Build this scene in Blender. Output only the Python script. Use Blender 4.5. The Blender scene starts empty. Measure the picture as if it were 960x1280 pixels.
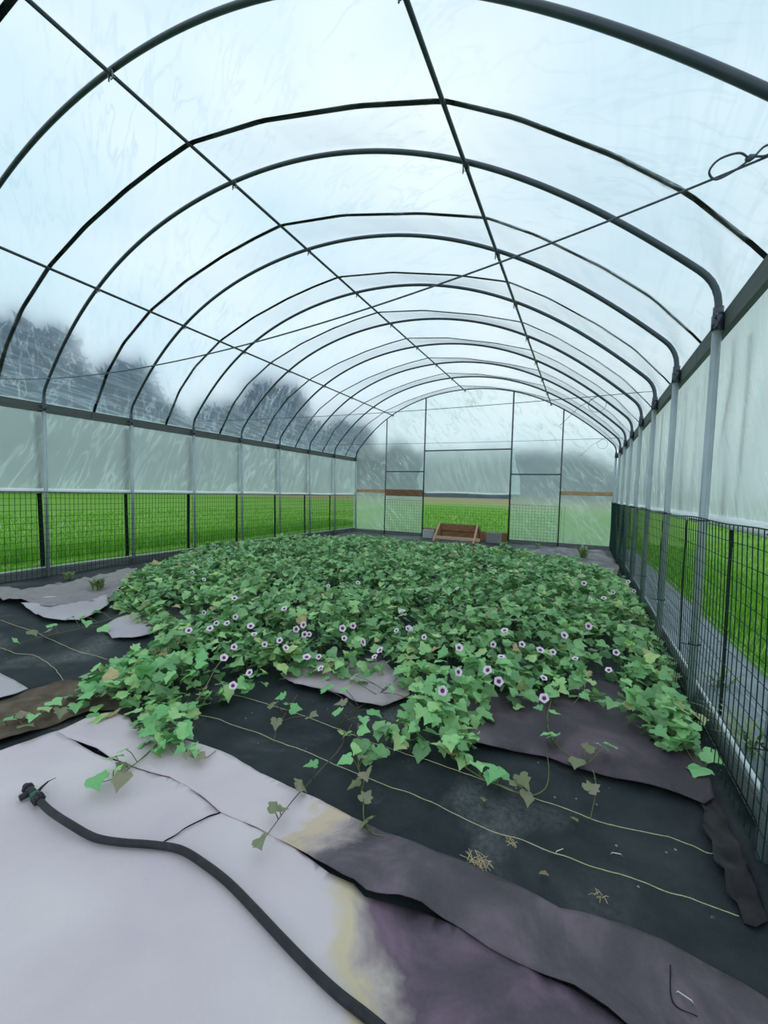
import bpy, bmesh, math, random
import numpy as np
from mathutils import Vector, Matrix, noise, geometry

random.seed(7)
rng = np.random.default_rng(7)
SC = bpy.context.scene
COL = SC.collection

# ------------------------------------------------------------------ camera
F_PX, YAW, PITCH, ROLL = 512.23, 0.4538, 0.0480, 0.0258
CAM = Vector((0.0, 0.0, 1.4))
_f = Vector((-math.sin(YAW), math.cos(YAW), 0)); _r = Vector((math.cos(YAW), math.sin(YAW), 0)); _u = Vector((0, 0, 1))
FWD = _f * math.cos(PITCH) - _u * math.sin(PITCH)
_u2 = _u * math.cos(PITCH) + _f * math.sin(PITCH)
RGT = _r * math.cos(ROLL) + _u2 * math.sin(ROLL)
UPV = _u2 * math.cos(ROLL) - _r * math.sin(ROLL)
cd = bpy.data.cameras.new('camera'); cam = bpy.data.objects.new('camera', cd); COL.objects.link(cam)
cd.sensor_fit = 'HORIZONTAL'; cd.sensor_width = 36.0; cd.lens = F_PX / 960 * 36.0
cd.clip_start = 0.02; cd.clip_end = 2000
M = Matrix((RGT, UPV, -FWD)).transposed().to_4x4(); M.translation = CAM
cam.matrix_world = M
SC.camera = cam

# ------------------------------------------------------------------ world: bright overcast sky
w = bpy.data.worlds.new('world'); SC.world = w; w.use_nodes = True
nt = w.node_tree; nt.nodes.clear()
out = nt.nodes.new('ShaderNodeOutputWorld'); bg = nt.nodes.new('ShaderNodeBackground')
tc = nt.nodes.new('ShaderNodeTexCoord'); mp = nt.nodes.new('ShaderNodeMapping'); mp.inputs['Scale'].default_value = (1, 1, 2.2)
nz = nt.nodes.new('ShaderNodeTexNoise'); nz.inputs['Scale'].default_value = 1.5; nz.inputs['Detail'].default_value = 5; nz.inputs['Roughness'].default_value = 0.5
rp = nt.nodes.new('ShaderNodeValToRGB')
rp.color_ramp.elements[0].position = 0.36; rp.color_ramp.elements[0].color = (0.52, 0.71, 0.82, 1)
rp.color_ramp.elements[1].position = 0.66; rp.color_ramp.elements[1].color = (0.84, 0.935, 0.975, 1)
nt.links.new(tc.outputs['Generated'], mp.inputs['Vector']); nt.links.new(mp.outputs[0], nz.inputs['Vector'])
nt.links.new(nz.outputs['Fac'], rp.inputs['Fac']); nt.links.new(rp.outputs['Color'], bg.inputs['Color'])
bg.inputs['Strength'].default_value = 1.08
nt.links.new(bg.outputs[0], out.inputs['Surface'])

SC.view_settings.view_transform = 'Standard'; SC.view_settings.look = 'None'
SC.view_settings.gamma = 1.0; SC.view_settings.use_curve_mapping = False
SC.view_settings.exposure = 0.18
SC.cycles.transparent_max_bounces = 24
SC.cycles.max_bounces = 14
SC.cycles.transmission_bounces = 10

# ------------------------------------------------------------------ pixel -> place
def ray(u, v):
    return RGT * ((u - 480) / F_PX) + UPV * ((640 - v) / F_PX) + FWD
def px(u, v, z=0.0):
    d = ray(u, v); t = (z - CAM.z) / d.z; return CAM + d * t
def py(u, v, y):
    d = ray(u, v); return CAM + d * (y / d.y)
def proj(P):
    d = Vector(P) - CAM; c = d.dot(FWD)
    return 480 + F_PX * d.dot(RGT) / c, 640 - F_PX * d.dot(UPV) / c, c

# ------------------------------------------------------------------ materials
def new_mat(name):
    m = bpy.data.materials.new(name); m.use_nodes = True
    nt = m.node_tree; nt.nodes.clear()
    o = nt.nodes.new('ShaderNodeOutputMaterial')
    return m, nt, o
def N(nt, kind, **kw):
    n = nt.nodes.new(kind)
    for k, v in kw.items():
        if k in n.inputs.keys() if hasattr(n.inputs, 'keys') else False: n.inputs[k].default_value = v
        else: setattr(n, k, v)
    return n
def L(nt, a, b): nt.links.new(a, b)
def rgba(c): return (c[0], c[1], c[2], 1)
def coords(nt, scale=(1, 1, 1), rot=(0, 0, 0)):
    t = nt.nodes.new('ShaderNodeTexCoord'); m = nt.nodes.new('ShaderNodeMapping')
    m.inputs['Rotation'].default_value = rot; m2 = nt.nodes.new('ShaderNodeMapping'); m2.inputs['Scale'].default_value = scale
    L(nt, t.outputs['Object'], m.inputs['Vector']); L(nt, m.outputs[0], m2.inputs['Vector']); return m2.outputs[0]
def noise_tex(nt, scale, vec, detail=4, rough=0.55, dist=0.0):
    n = nt.nodes.new('ShaderNodeTexNoise'); n.inputs['Scale'].default_value = scale; n.inputs['Detail'].default_value = detail
    n.inputs['Roughness'].default_value = rough; n.inputs['Distortion'].default_value = dist
    if vec is not None: L(nt, vec, n.inputs['Vector'])
    return n.outputs['Fac']
def ramp(nt, fac, stops):
    r = nt.nodes.new('ShaderNodeValToRGB'); e = r.color_ramp.elements
    while len(e) < len(stops): e.new(0.5)
    for i, (p, c) in enumerate(stops): e[i].position = p; e[i].color = rgba(c) if len(c) == 3 else c
    L(nt, fac, r.inputs['Fac']); return r.outputs['Color']
def mathn(nt, op, a, b=None, clamp=False):
    n = nt.nodes.new('ShaderNodeMath'); n.operation = op; n.use_clamp = clamp
    for i, x in enumerate((a, b)):
        if x is None: continue
        if isinstance(x, (int, float)): n.inputs[i].default_value = x
        else: L(nt, x, n.inputs[i])
    return n.outputs[0]
def mixc(nt, fac, a, b):
    n = nt.nodes.new('ShaderNodeMix'); n.data_type = 'RGBA'
    if isinstance(fac, (int, float)): n.inputs[0].default_value = fac
    else: L(nt, fac, n.inputs[0])
    for i, x in ((6, a), (7, b)):
        if isinstance(x, tuple): n.inputs[i].default_value = rgba(x)
        else: L(nt, x, n.inputs[i])
    return n.outputs[2]
def bump(nt, h, strength=0.3, dist=0.02):
    b = nt.nodes.new('ShaderNodeBump'); b.inputs['Strength'].default_value = strength; b.inputs['Distance'].default_value = dist
    L(nt, h, b.inputs['Height']); return b.outputs['Normal']
def simple(name, c1, c2=None, scale=8, rough=0.6, metal=0.0, bstr=0.15, bdist=0.004, stretch=(1, 1, 1), spec=0.5, detail=5):
    m, nt, o = new_mat(name); p = nt.nodes.new('ShaderNodeBsdfPrincipled')
    v = coords(nt, stretch); f = noise_tex(nt, scale, v, detail)
    c = ramp(nt, f, [(0.3, c1), (0.7, c2 or tuple(x * 1.25 for x in c1))])
    L(nt, c, p.inputs['Base Color']); p.inputs['Roughness'].default_value = rough; p.inputs['Metallic'].default_value = metal
    p.inputs['Specular IOR Level'].default_value = spec
    if bstr: L(nt, bump(nt, f, bstr, bdist), p.inputs['Normal'])
    L(nt, p.outputs[0], o.inputs['Surface']); return m

def film_mat(name, haze, streak, clear_tint, blur, milk=(0.88, 0.93, 0.95), stretch=(1, 1, 1), rot=(0, 0, 0), sscale=3.0, bstr=0.25, blur_share=0.5, gl=0.05, ior=1.03, dmix=0.12, sharp=14.0, hip=None, det=4, graze=0.0):
    """polythene sheeting: clear share + rough-refracting share + milky scattering share, creases scatter more"""
    m, nt, o = new_mat(name)
    v = coords(nt, stretch, rot)
    s1 = noise_tex(nt, sscale, v, det, 0.55, 0.4)
    v2 = coords(nt, (1, 1, 1)); s2 = noise_tex(nt, 1.1, v2, 3)
    ridge = mathn(nt, 'ABSOLUTE', mathn(nt, 'SUBTRACT', s1, 0.5))
    crease = mathn(nt, 'SUBTRACT', 1.0, mathn(nt, 'MULTIPLY', ridge, sharp), True)
    crease = mathn(nt, 'MULTIPLY', crease, mathn(nt, 'MULTIPLY', s2, s2))
    if hip:                                   # more creases where the sheet is gathered into the hip lock
        tz = nt.nodes.new('ShaderNodeTexCoord'); sz = nt.nodes.new('ShaderNodeSeparateXYZ'); L(nt, tz.outputs['Object'], sz.inputs[0])
        v3 = coords(nt, (3.0, 0.3, 7.0), (0.10, 0, 0)); s3 = noise_tex(nt, 2.4, v3, 3, 0.5, 0.3)
        c3 = mathn(nt, 'SUBTRACT', 1.0, mathn(nt, 'MULTIPLY', mathn(nt, 'ABSOLUTE', mathn(nt, 'SUBTRACT', s3, 0.5)), 18.0), True)
        k3 = mathn(nt, 'MULTIPLY', mathn(nt, 'SUBTRACT', 3.9, sz.outputs['Z']), 0.8, True)
        crease = mathn(nt, 'ADD', crease, mathn(nt, 'MULTIPLY', mathn(nt, 'MULTIPLY', c3, k3), hip))
    nrm = bump(nt, s1, bstr, 0.03)
    tr = nt.nodes.new('ShaderNodeBsdfTransparent'); tr.inputs['Color'].default_value = rgba(clear_tint)
    rf = nt.nodes.new('ShaderNodeBsdfRefraction'); rf.inputs['Color'].default_value = rgba(clear_tint); rf.inputs['Roughness'].default_value = blur; rf.inputs['IOR'].default_value = ior
    L(nt, nrm, rf.inputs['Normal'])
    tl = nt.nodes.new('ShaderNodeBsdfTranslucent'); tl.inputs['Color'].default_value = rgba(milk); L(nt, nrm, tl.inputs['Normal'])
    df = nt.nodes.new('ShaderNodeBsdfDiffuse'); df.inputs['Color'].default_value = rgba(milk); L(nt, nrm, df.inputs['Normal'])
    gs = nt.nodes.new('ShaderNodeBsdfGlossy'); gs.inputs['Roughness'].default_value = 0.16; gs.inputs['Color'].default_value = (0.95, 0.98, 1, 1); L(nt, nrm, gs.inputs['Normal'])
    def mx(f, a, b):
        n = nt.nodes.new('ShaderNodeMixShader')
        if isinstance(f, (int, float)): n.inputs[0].default_value = f
        else: L(nt, f, n.inputs[0])
        L(nt, a, n.inputs[1]); L(nt, b, n.inputs[2]); return n.outputs[0]
    clear = mx(blur_share, tr.outputs[0], rf.outputs[0])
    milkb = mx(dmix, tl.outputs[0], df.outputs[0])
    hz = mathn(nt, 'ADD', haze, mathn(nt, 'MULTIPLY', crease, streak), True)
    hz = mathn(nt, 'ADD', hz, mathn(nt, 'MULTIPLY', mathn(nt, 'SUBTRACT', s2, 0.5), haze * 0.35), True)
    if graze:                                 # a slanting look passes through more of the sheet
        lf = nt.nodes.new('ShaderNodeLayerWeight'); lf.inputs['Blend'].default_value = 0.5
        hz = mathn(nt, 'ADD', hz, mathn(nt, 'MULTIPLY', mathn(nt, 'POWER', lf.outputs['Facing'], 4.0), graze), True)
    if hip: hz = mathn(nt, 'ADD', hz, mathn(nt, 'MULTIPLY', k3, 0.20), True)
    body = mx(hz, clear, milkb)
    lw = nt.nodes.new('ShaderNodeLayerWeight'); lw.inputs['Blend'].default_value = 0.25; L(nt, nrm, lw.inputs['Normal'])
    gf = mathn(nt, 'ADD', gl, mathn(nt, 'MULTIPLY', mathn(nt, 'POWER', lw.outputs['Facing'], 4.0), 0.2), True)
    L(nt, mx(gf, body, gs.outputs[0]), o.inputs['Surface']); return m

MAT = {}
MAT['galv'] = simple('galvanized_steel', (0.034, 0.044, 0.070), (0.055, 0.068, 0.098), 8, 0.28, 0.1, 0.02, 0.004, (1, 1, 1), 0.7)
MAT['galv_post'] = simple('galvanized_post_steel', (0.36, 0.41, 0.44), (0.44, 0.49, 0.52), 6, 0.34, 0.35, 0.02)
MAT['bolt'] = simple('zinc_bolt', (0.12, 0.13, 0.14), (0.25, 0.26, 0.27), 60, 0.4, 0.8, 0.05)
MAT['hip'] = simple('grey_composite_board', (0.088, 0.098, 0.096), (0.125, 0.135, 0.13), 9, 0.6, 0, 0.2, 0.003, (1, 0.15, 3), spec=0.3)
MAT['strap'] = simple('black_webbing', (0.006, 0.007, 0.009), (0.016, 0.017, 0.02), 60, 0.7, 0, 0.3, 0.002, spec=0.15)
MAT['cable'] = simple('steel_cable', (0.07, 0.09, 0.12), (0.13, 0.15, 0.18), 80, 0.45, 0.5, 0.1)
MAT['net'] = simple('dark_green_plastic_net', (0.004, 0.022, 0.016), (0.008, 0.04, 0.028), 40, 0.5, 0, 0, spec=0.25)
MAT['roll'] = simple('white_rolled_film', (0.84, 0.86, 0.87), (0.95, 0.96, 0.96), 14, 0.35, 0, 0.4, 0.006, (3, 0.6, 3))
MAT['base'] = simple('weathered_grey_wood', (0.09, 0.10, 0.10), (0.2, 0.21, 0.2), 10, 0.8, 0, 0.4, 0.004, (4, 0.4, 4))
MAT['rail'] = simple('pale_base_rail', (0.45, 0.5, 0.52), (0.62, 0.66, 0.68), 20, 0.45, 0.2, 0.1)
MAT['wood_new'] = simple('fresh_pine', (0.44, 0.25, 0.12), (0.62, 0.40, 0.22), 7, 0.7, 0, 0.3, 0.003, (1, 6, 6))
MAT['wood_pale'] = simple('pale_lumber', (0.50, 0.31, 0.19), (0.68, 0.48, 0.33), 9, 0.75, 0, 0.3, 0.003, (4, 4, 1))
MAT['wood_dark'] = simple('weathered_brown_lumber', (0.16, 0.065, 0.03), (0.33, 0.16, 0.08), 8, 0.8, 0, 0.4, 0.004, (1, 6, 6))
MAT['plywood'] = simple('rust_brown_plywood', (0.22, 0.09, 0.035), (0.34, 0.16, 0.07), 5, 0.75, 0, 0.3, 0.004, (1, 4, 4))
MAT['concrete'] = simple('concrete_block', (0.16, 0.17, 0.17), (0.30, 0.31, 0.31), 28, 0.9, 0, 0.5, 0.006)
MAT['concrete_pale'] = simple('pale_concrete_block', (0.30, 0.33, 0.32), (0.46, 0.49, 0.48), 28, 0.9, 0, 0.5, 0.006)
MAT['hose'] = simple('black_poly_pipe', (0.011, 0.012, 0.015), (0.026, 0.027, 0.032), 25, 0.42, 0, 0.15, 0.002, spec=0.3)
MAT['fitting'] = simple('black_plastic_fitting', (0.012, 0.012, 0.014), (0.03, 0.03, 0.034), 40, 0.5, 0, 0.2, 0.002, spec=0.3)
MAT['greenplastic'] = simple('green_plastic', (0.003, 0.08, 0.05), (0.006, 0.12, 0.075), 20, 0.4, 0, 0.1)
MAT['thread'] = simple('straw_yellow_thread', (0.40, 0.40, 0.20), (0.58, 0.58, 0.36), 50, 0.7, 0, 0.1)
MAT['straw'] = simple('dry_straw', (0.30, 0.22, 0.11), (0.55, 0.44, 0.28), 50, 0.8, 0, 0)
MAT['staple'] = simple('bright_wire', (0.6, 0.6, 0.58), (0.8, 0.8, 0.78), 50, 0.35, 0.6, 0)
MAT['stem'] = simple('vine_stem', (0.09, 0.11, 0.03), (0.19, 0.21, 0.07), 20, 0.6, 0, 0.1)
MAT['stem_dark'] = simple('brown_vine_stem', (0.07, 0.045, 0.03), (0.14, 0.10, 0.05), 20, 0.6, 0, 0.1)
MAT['petal'] = simple('pale_pink_petal', (0.74, 0.58, 0.71), (0.86, 0.76, 0.84), 30, 0.55, 0, 0)
MAT['throat'] = simple('purple_flower_throat', (0.15, 0.02, 0.11), (0.25, 0.04, 0.18), 30, 0.6, 0, 0)
MAT['bark'] = simple('tree_bark', (0.05, 0.04, 0.03), (0.11, 0.09, 0.07), 6, 0.9, 0, 0.5, 0.03)
MAT['brown_leaf'] = simple('dry_brown_leaf', (0.16, 0.11, 0.05), (0.30, 0.24, 0.13), 30, 0.8, 0, 0.2)
MAT['soil'] = simple('bare_brown_soil', (0.07, 0.05, 0.035), (0.17, 0.13, 0.095), 9, 0.95, 0, 0.9, 0.03, (1, 1, 1), 0.2, 8)

MAT['film_roof'] = film_mat('roof_polythene', 0.08, 0.9, (0.965, 0.985, 0.99), 0.75, milk=(0.74, 0.84, 0.91), stretch=(0.45, 2.6, 0.8), rot=(0, 0, 0.5), sscale=2.4, bstr=0.12, blur_share=0.8, gl=0.015, ior=1.022, sharp=30.0, hip=0.28, det=3, graze=0.32)
MAT['film_side'] = film_mat('side_curtain_polythene', 0.56, 1.0, (0.90, 0.95, 0.97), 0.9, milk=(0.90, 0.96, 1.0), stretch=(1, 2.6, 0.5), rot=(0.45, 0, 0), sscale=2.0, bstr=0.2, blur_share=0.97, ior=1.05, sharp=24.0, det=3)
MAT['film_end'] = film_mat('end_wall_polythene', 0.30, 1.0, (0.90, 0.96, 0.98), 0.8, milk=(0.88, 0.94, 0.98), stretch=(2.4, 1, 0.5), rot=(0, 0.7, 0), sscale=2.4, bstr=0.2, blur_share=0.92, ior=1.03, sharp=22.0, det=3)
MAT['film_door'] = film_mat('door_curtain_polythene', 0.5, 0.6, (0.88, 0.94, 0.97), 0.8, milk=(0.88, 0.94, 0.98), stretch=(2.2, 1, 0.3), rot=(0, 0.3, 0), sscale=3.0, bstr=0.3, blur_share=0.92, ior=1.06)

def fabric_mat(name, c1, c2, dust, dustamt=0.45, rough=0.55):
    m, nt, o = new_mat(name); p = nt.nodes.new('ShaderNodeBsdfPrincipled')
    v = coords(nt); a = noise_tex(nt, 3.0, v, 6, 0.65); b = noise_tex(nt, 1.1, v, 4, 0.6, 0.4); s = noise_tex(nt, 40, v, 3, 0.7)
    base = ramp(nt, a, [(0.3, c1), (0.7, c2)])
    d = ramp(nt, b, [(0.50, (0, 0, 0)), (0.66, (1, 1, 1))])
    d = mathn(nt, 'MULTIPLY', d, mathn(nt, 'MULTIPLY', ramp(nt, s, [(0.35, (0.2, 0.2, 0.2)), (0.7, (1, 1, 1))]), dustamt))
    vo = nt.nodes.new('ShaderNodeTexVoronoi'); vo.inputs['Scale'].default_value = 14; L(nt, v, vo.inputs['Vector'])
    fl = mathn(nt, 'MULTIPLY', mathn(nt, 'LESS_THAN', vo.outputs['Distance'], 0.07), mathn(nt, 'GREATER_THAN', a, 0.5))
    d = mathn(nt, 'MAXIMUM', d, mathn(nt, 'MULTIPLY', fl, 0.9))
    L(nt, mixc(nt, d, base, dust), p.inputs['Base Color'])
    wv = nt.nodes.new('ShaderNodeTexWave'); wv.inputs['Scale'].default_value = 60; L(nt, v, wv.inputs['Vector'])
    h = mathn(nt, 'ADD', mathn(nt, 'MULTIPLY', a, 1.0), mathn(nt, 'MULTIPLY', wv.outputs['Fac'], 0.05))
    L(nt, bump(nt, h, 0.6, 0.03), p.inputs['Normal']); p.inputs['Roughness'].default_value = rough; p.inputs['Specular IOR Level'].default_value = 0.15
    L(nt, p.outputs[0], o.inputs['Surface']); return m
MAT['fabric'] = fabric_mat('black_woven_ground_cloth', (0.013, 0.019, 0.022), (0.040, 0.048, 0.052), (0.30, 0.30, 0.30), 0.55, 0.5)
MAT['fabric_out'] = fabric_mat('blue_grey_ground_cloth', (0.15, 0.19, 0.22), (0.25, 0.30, 0.33), (0.38, 0.40, 0.38), 0.4, 0.6)

def mulch_mat(name, clean, dark, stain, x0, slope, soft, y0=1.2, base_dark=0.0):
    """silver mulch film: pale, with a purple-black scorched stain that starts along a ragged yellow-edged line"""
    m, nt, o = new_mat(name); p = nt.nodes.new('ShaderNodeBsdfPrincipled')
    t = nt.nodes.new('ShaderNodeTexCoord'); sx = nt.nodes.new('ShaderNodeSeparateXYZ'); L(nt, t.outputs['Object'], sx.inputs[0])
    v = coords(nt); n1 = noise_tex(nt, 3.2, v, 5, 0.6, 0.5); n2 = noise_tex(nt, 1.7, v, 4, 0.5, 0.3); n3 = noise_tex(nt, 90, v, 2)
    k = mathn(nt, 'SUBTRACT', sx.outputs['X'], x0)
    k = mathn(nt, 'ADD', k, mathn(nt, 'MULTIPLY', mathn(nt, 'SUBTRACT', sx.outputs['Y'], y0), slope))
    k = mathn(nt, 'ADD', k, mathn(nt, 'MULTIPLY', mathn(nt, 'SUBTRACT', n1, 0.5), 0.6))
    k = mathn(nt, 'ADD', mathn(nt, 'MULTIPLY', k, 1.0 / soft), 0.5, True)
    pale = ramp(nt, n2, [(0.3, clean), (0.6, tuple(x * y for x, y in zip(clean, (0.9, 0.86, 0.9)))), (0.8, tuple(x * y for x, y in zip(clean, (0.82, 0.76, 0.84))))])
    dk = ramp(nt, n1, [(0.36, dark), (0.5, tuple(x * 1.6 for x in dark)), (0.66, (dark[0] * 3.4, dark[1] * 3.0, dark[2] * 3.1))])
    c = mixc(nt, ramp(nt, k, [(0.12, (0, 0, 0)), (0.3, (1, 1, 1)), (0.42, (1, 1, 1)), (0.5, (0.5, 0.5, 0.5))]), pale, stain)
    c = mixc(nt, ramp(nt, k, [(0.38, (0, 0, 0)), (0.75, (1, 1, 1))]), c, dk)
    c = mixc(nt, mathn(nt, 'MULTIPLY', n3, 0.12), c, (0.3, 0.28, 0.3))
    L(nt, c, p.inputs['Base Color']); p.inputs['Roughness'].default_value = 0.5; p.inputs['Specular IOR Level'].default_value = 0.28
    L(nt, bump(nt, n1, 0.25, 0.02), p.inputs['Normal'])
    L(nt, p.outputs[0], o.inputs['Surface']); return m

def leaf_mat(name, src, stops, attr='rnd', trans=0.25):
    m, nt, o = new_mat(name); p = nt.nodes.new('ShaderNodeBsdfPrincipled')
    if src == 'attr':
        a = nt.nodes.new('ShaderNodeAttribute'); a.attribute_name = attr; f = a.outputs['Fac']
    else:
        a = nt.nodes.new('ShaderNodeObjectInfo'); f = a.outputs['Random']
    c = ramp(nt, f, stops)
    v = coords(nt); n = noise_tex(nt, 26, v, 3)
    hs = nt.nodes.new('ShaderNodeHueSaturation'); L(nt, c, hs.inputs['Color']); L(nt, mathn(nt, 'ADD', mathn(nt, 'MULTIPLY', n, 0.7), 0.65), hs.inputs['Value'])
    L(nt, hs.outputs[0], p.inputs['Base Color']); p.inputs['Roughness'].default_value = 0.42; p.inputs['Specular IOR Level'].default_value = 0.5
    tl = nt.nodes.new('ShaderNodeBsdfTranslucent'); L(nt, hs.outputs[0], tl.inputs['Color'])
    mx = nt.nodes.new('ShaderNodeMixShader'); mx.inputs[0].default_value = trans; L(nt, p.outputs[0], mx.inputs[1]); L(nt, tl.outputs[0], mx.inputs[2])
    L(nt, mx.outputs[0], o.inputs['Surface']); return m
LEAF_STOPS = [(0.0, (0.099, 0.228, 0.084)), (0.35, (0.198, 0.408, 0.162)), (0.60, (0.297, 0.560, 0.226)), (0.80, (0.430, 0.682, 0.269)), (0.93, (0.545, 0.712, 0.269)), (1.0, (0.562, 0.440, 0.226))]
YOUNG = [(0.0, (0.188, 0.492, 0.179)), (0.5, (0.263, 0.622, 0.243)), (0.85, (0.377, 0.704, 0.284)), (1.0, (0.452, 0.564, 0.212))]
MAT['leaf'] = leaf_mat('sweet_potato_leaf', 'attr', LEAF_STOPS)
MAT['leaf_obj'] = leaf_mat('sweet_potato_leaf_front', 'obj', [(0.0, (0.161, 0.374, 0.148)), (0.4, (0.248, 0.535, 0.212)), (0.7, (0.349, 0.667, 0.275)), (0.92, (0.437, 0.721, 0.275)), (1.0, (0.481, 0.481, 0.226))])
MAT['leaf_young'] = leaf_mat('young_vine_leaf', 'obj', YOUNG)
MAT['leaf_wilt'] = leaf_mat('wilting_vine_leaf', 'obj', [(0.0, (0.20, 0.23, 0.10)), (0.5, (0.26, 0.28, 0.16)), (1.0, (0.30, 0.27, 0.17))])
MAT['grass'] = leaf_mat('lawn_grass_blades', 'attr', [(0.0, (0.081, 0.276, 0.014)), (0.4, (0.149, 0.437, 0.023)), (0.75, (0.253, 0.575, 0.040)), (0.95, (0.391, 0.667, 0.103)), (1.0, (0.690, 0.750, 0.414))], trans=0.3)
MAT['weed'] = leaf_mat('weed_leaf', 'attr', [(0.0, (0.10, 0.19, 0.06)), (0.6, (0.20, 0.32, 0.12)), (1.0, (0.36, 0.36, 0.18))])
MAT['tree'] = leaf_mat('haze_tinted_tree_foliage', 'attr', [(0.0, (0.035, 0.084, 0.162)), (0.6, (0.055, 0.122, 0.227)), (1.0, (0.086, 0.175, 0.270))], trans=0.1)  # aerial haze painted in: leaf colours shifted to blue for misty distance
def lawn_mat():
    m, nt, o = new_mat('lawn'); p = nt.nodes.new('ShaderNodeBsdfPrincipled'); v = coords(nt)
    a = noise_tex(nt, 0.35, v, 5); b = noise_tex(nt, 14, v, 6, 0.7); c3 = noise_tex(nt, 0.06, v, 3)
    c = mixc(nt, b, ramp(nt, a, [(0.3, (0.05, 0.17, 0.012)), (0.7, (0.12, 0.30, 0.025))]), (0.19, 0.41, 0.035))
    t = nt.nodes.new('ShaderNodeTexCoord'); sx = nt.nodes.new('ShaderNodeSeparateXYZ'); L(nt, t.outputs['Object'], sx.inputs[0])
    far = mathn(nt, 'MULTIPLY', mathn(nt, 'SUBTRACT', sx.outputs['Y'], 52.0), 0.06, True)
    c = mixc(nt, far, c, ramp(nt, c3, [(0.35, (0.24, 0.25, 0.09)), (0.65, (0.36, 0.30, 0.16))]))
    L(nt, c, p.inputs['Base Color']); p.inputs['Roughness'].default_value = 0.8; p.inputs['Specular IOR Level'].default_value = 0.2
    L(nt, bump(nt, b, 0.6, 0.06), p.inputs['Normal']); L(nt, p.outputs[0], o.inputs['Surface']); return m
MAT['lawn'] = lawn_mat()
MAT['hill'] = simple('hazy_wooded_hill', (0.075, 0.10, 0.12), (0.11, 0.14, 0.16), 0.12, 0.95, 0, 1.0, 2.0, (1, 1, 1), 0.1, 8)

# ------------------------------------------------------------------ mesh helpers
def tag(o, label=None, cat=None, group=None, kind=None):
    if label: o['label'] = label
    if cat: o['category'] = cat
    if group: o['group'] = group
    if kind: o['kind'] = kind
    return o
def link(name, me, mat, parent=None, smooth=False):
    if mat is not None and len(me.materials) == 0: me.materials.append(mat)
    if smooth: me.polygons.foreach_set('use_smooth', [True] * len(me.polygons))
    o = bpy.data.objects.new(name, me); COL.objects.link(o)
    if parent is not None:
        o.parent = parent
        o.matrix_parent_inverse = parent.matrix_basis.inverted()
    return o
def empty(name, loc=(0, 0, 0)):
    o = bpy.data.objects.new(name, None); COL.objects.link(o); o.location = loc; o.empty_display_size = 0.1; return o
class MB:
    def __init__(s): s.v = []; s.f = []
    def box(s, c, size, rot=None):
        n = len(s.v); R3 = rot or Matrix.Identity(3)
        for dx in (-.5, .5):
            for dy in (-.5, .5):
                for dz in (-.5, .5):
                    s.v.append(tuple(Vector(c) + R3 @ Vector((dx * size[0], dy * size[1], dz * size[2]))))
        for q in ((0, 1, 3, 2), (4, 6, 7, 5), (0, 4, 5, 1), (2, 3, 7, 6), (0, 2, 6, 4), (1, 5, 7, 3)): s.f.append(tuple(n + i for i in q))
        return s
    def beam(s, a, b, wdt, hgt, up=(0, 0, 1)):
        a = Vector(a); b = Vector(b); d = (b - a); ln = d.length; d.normalize()
        x = d.cross(Vector(up)); x = x.normalized() if x.length > 1e-5 else Vector((1, 0, 0)); z = x.cross(d)
        return s.box((a + b) / 2, (ln, wdt, hgt), Matrix((d, x, z)).transposed())
    def tube(s, path, r, n=8, caps=True):
        P = [Vector(p) for p in path]; k = len(P); base = len(s.v)
        rs = r if isinstance(r, (list, tuple)) else [r] * k
        t = (P[1] - P[0]).normalized(); ref = Vector((0, 0, 1)) if abs(t.z) < 0.9 else Vector((0, 1, 0))
        nrm = t.cross(ref).normalized()
        for i in range(k):
            t = (P[min(i + 1, k - 1)] - P[max(i - 1, 0)]).normalized()
            nrm = (nrm - t * nrm.dot(t)).normalized(); bn = t.cross(nrm)
            for j in range(n):
                a = 2 * math.pi * j / n
                s.v.append(tuple(P[i] + (nrm * math.cos(a) + bn * math.sin(a)) * rs[i]))
        for i in range(k - 1):
            for j in range(n):
                s.f.append((base + i * n + j, base + i * n + (j + 1) % n, base + (i + 1) * n + (j + 1) % n, base + (i + 1) * n + j))
        if caps:
            s.f.append(tuple(base + j for j in reversed(range(n)))); s.f.append(tuple(base + (k - 1) * n + j for j in range(n)))
        return s
    def strip(s, path, wvec, th=0.003):
        """flat webbing: path centre line, width vector, thin thickness along the local normal"""
        P = [Vector(p) for p in path]; W = Vector(wvec) * 0.5; b = len(s.v); k = len(P)
        for i in range(k):
            t = (P[min(i + 1, k - 1)] - P[max(i - 1, 0)]).normalized(); nn = t.cross(W).normalized() * th * 0.5
            for q in (W + nn, W - nn, -W - nn, -W + nn): s.v.append(tuple(P[i] + q))
        for i in range(k - 1):
            for j in range(4): s.f.append((b + i * 4 + j, b + i * 4 + (j + 1) % 4, b + i * 4 + 4 + (j + 1) % 4, b + i * 4 + 4 + j))
        s.f.append((b + 3, b + 2, b + 1, b)); e = b + (k - 1) * 4; s.f.append((e, e + 1, e + 2, e + 3)); return s
    def mesh(s, name):
        me = bpy.data.meshes.new(name); me.from_pydata(s.v, [], s.f); me.update(); return me
    def build(s, name, mat, parent=None, smooth=False): return link(name, s.mesh(name), mat, parent, smooth)
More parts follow.
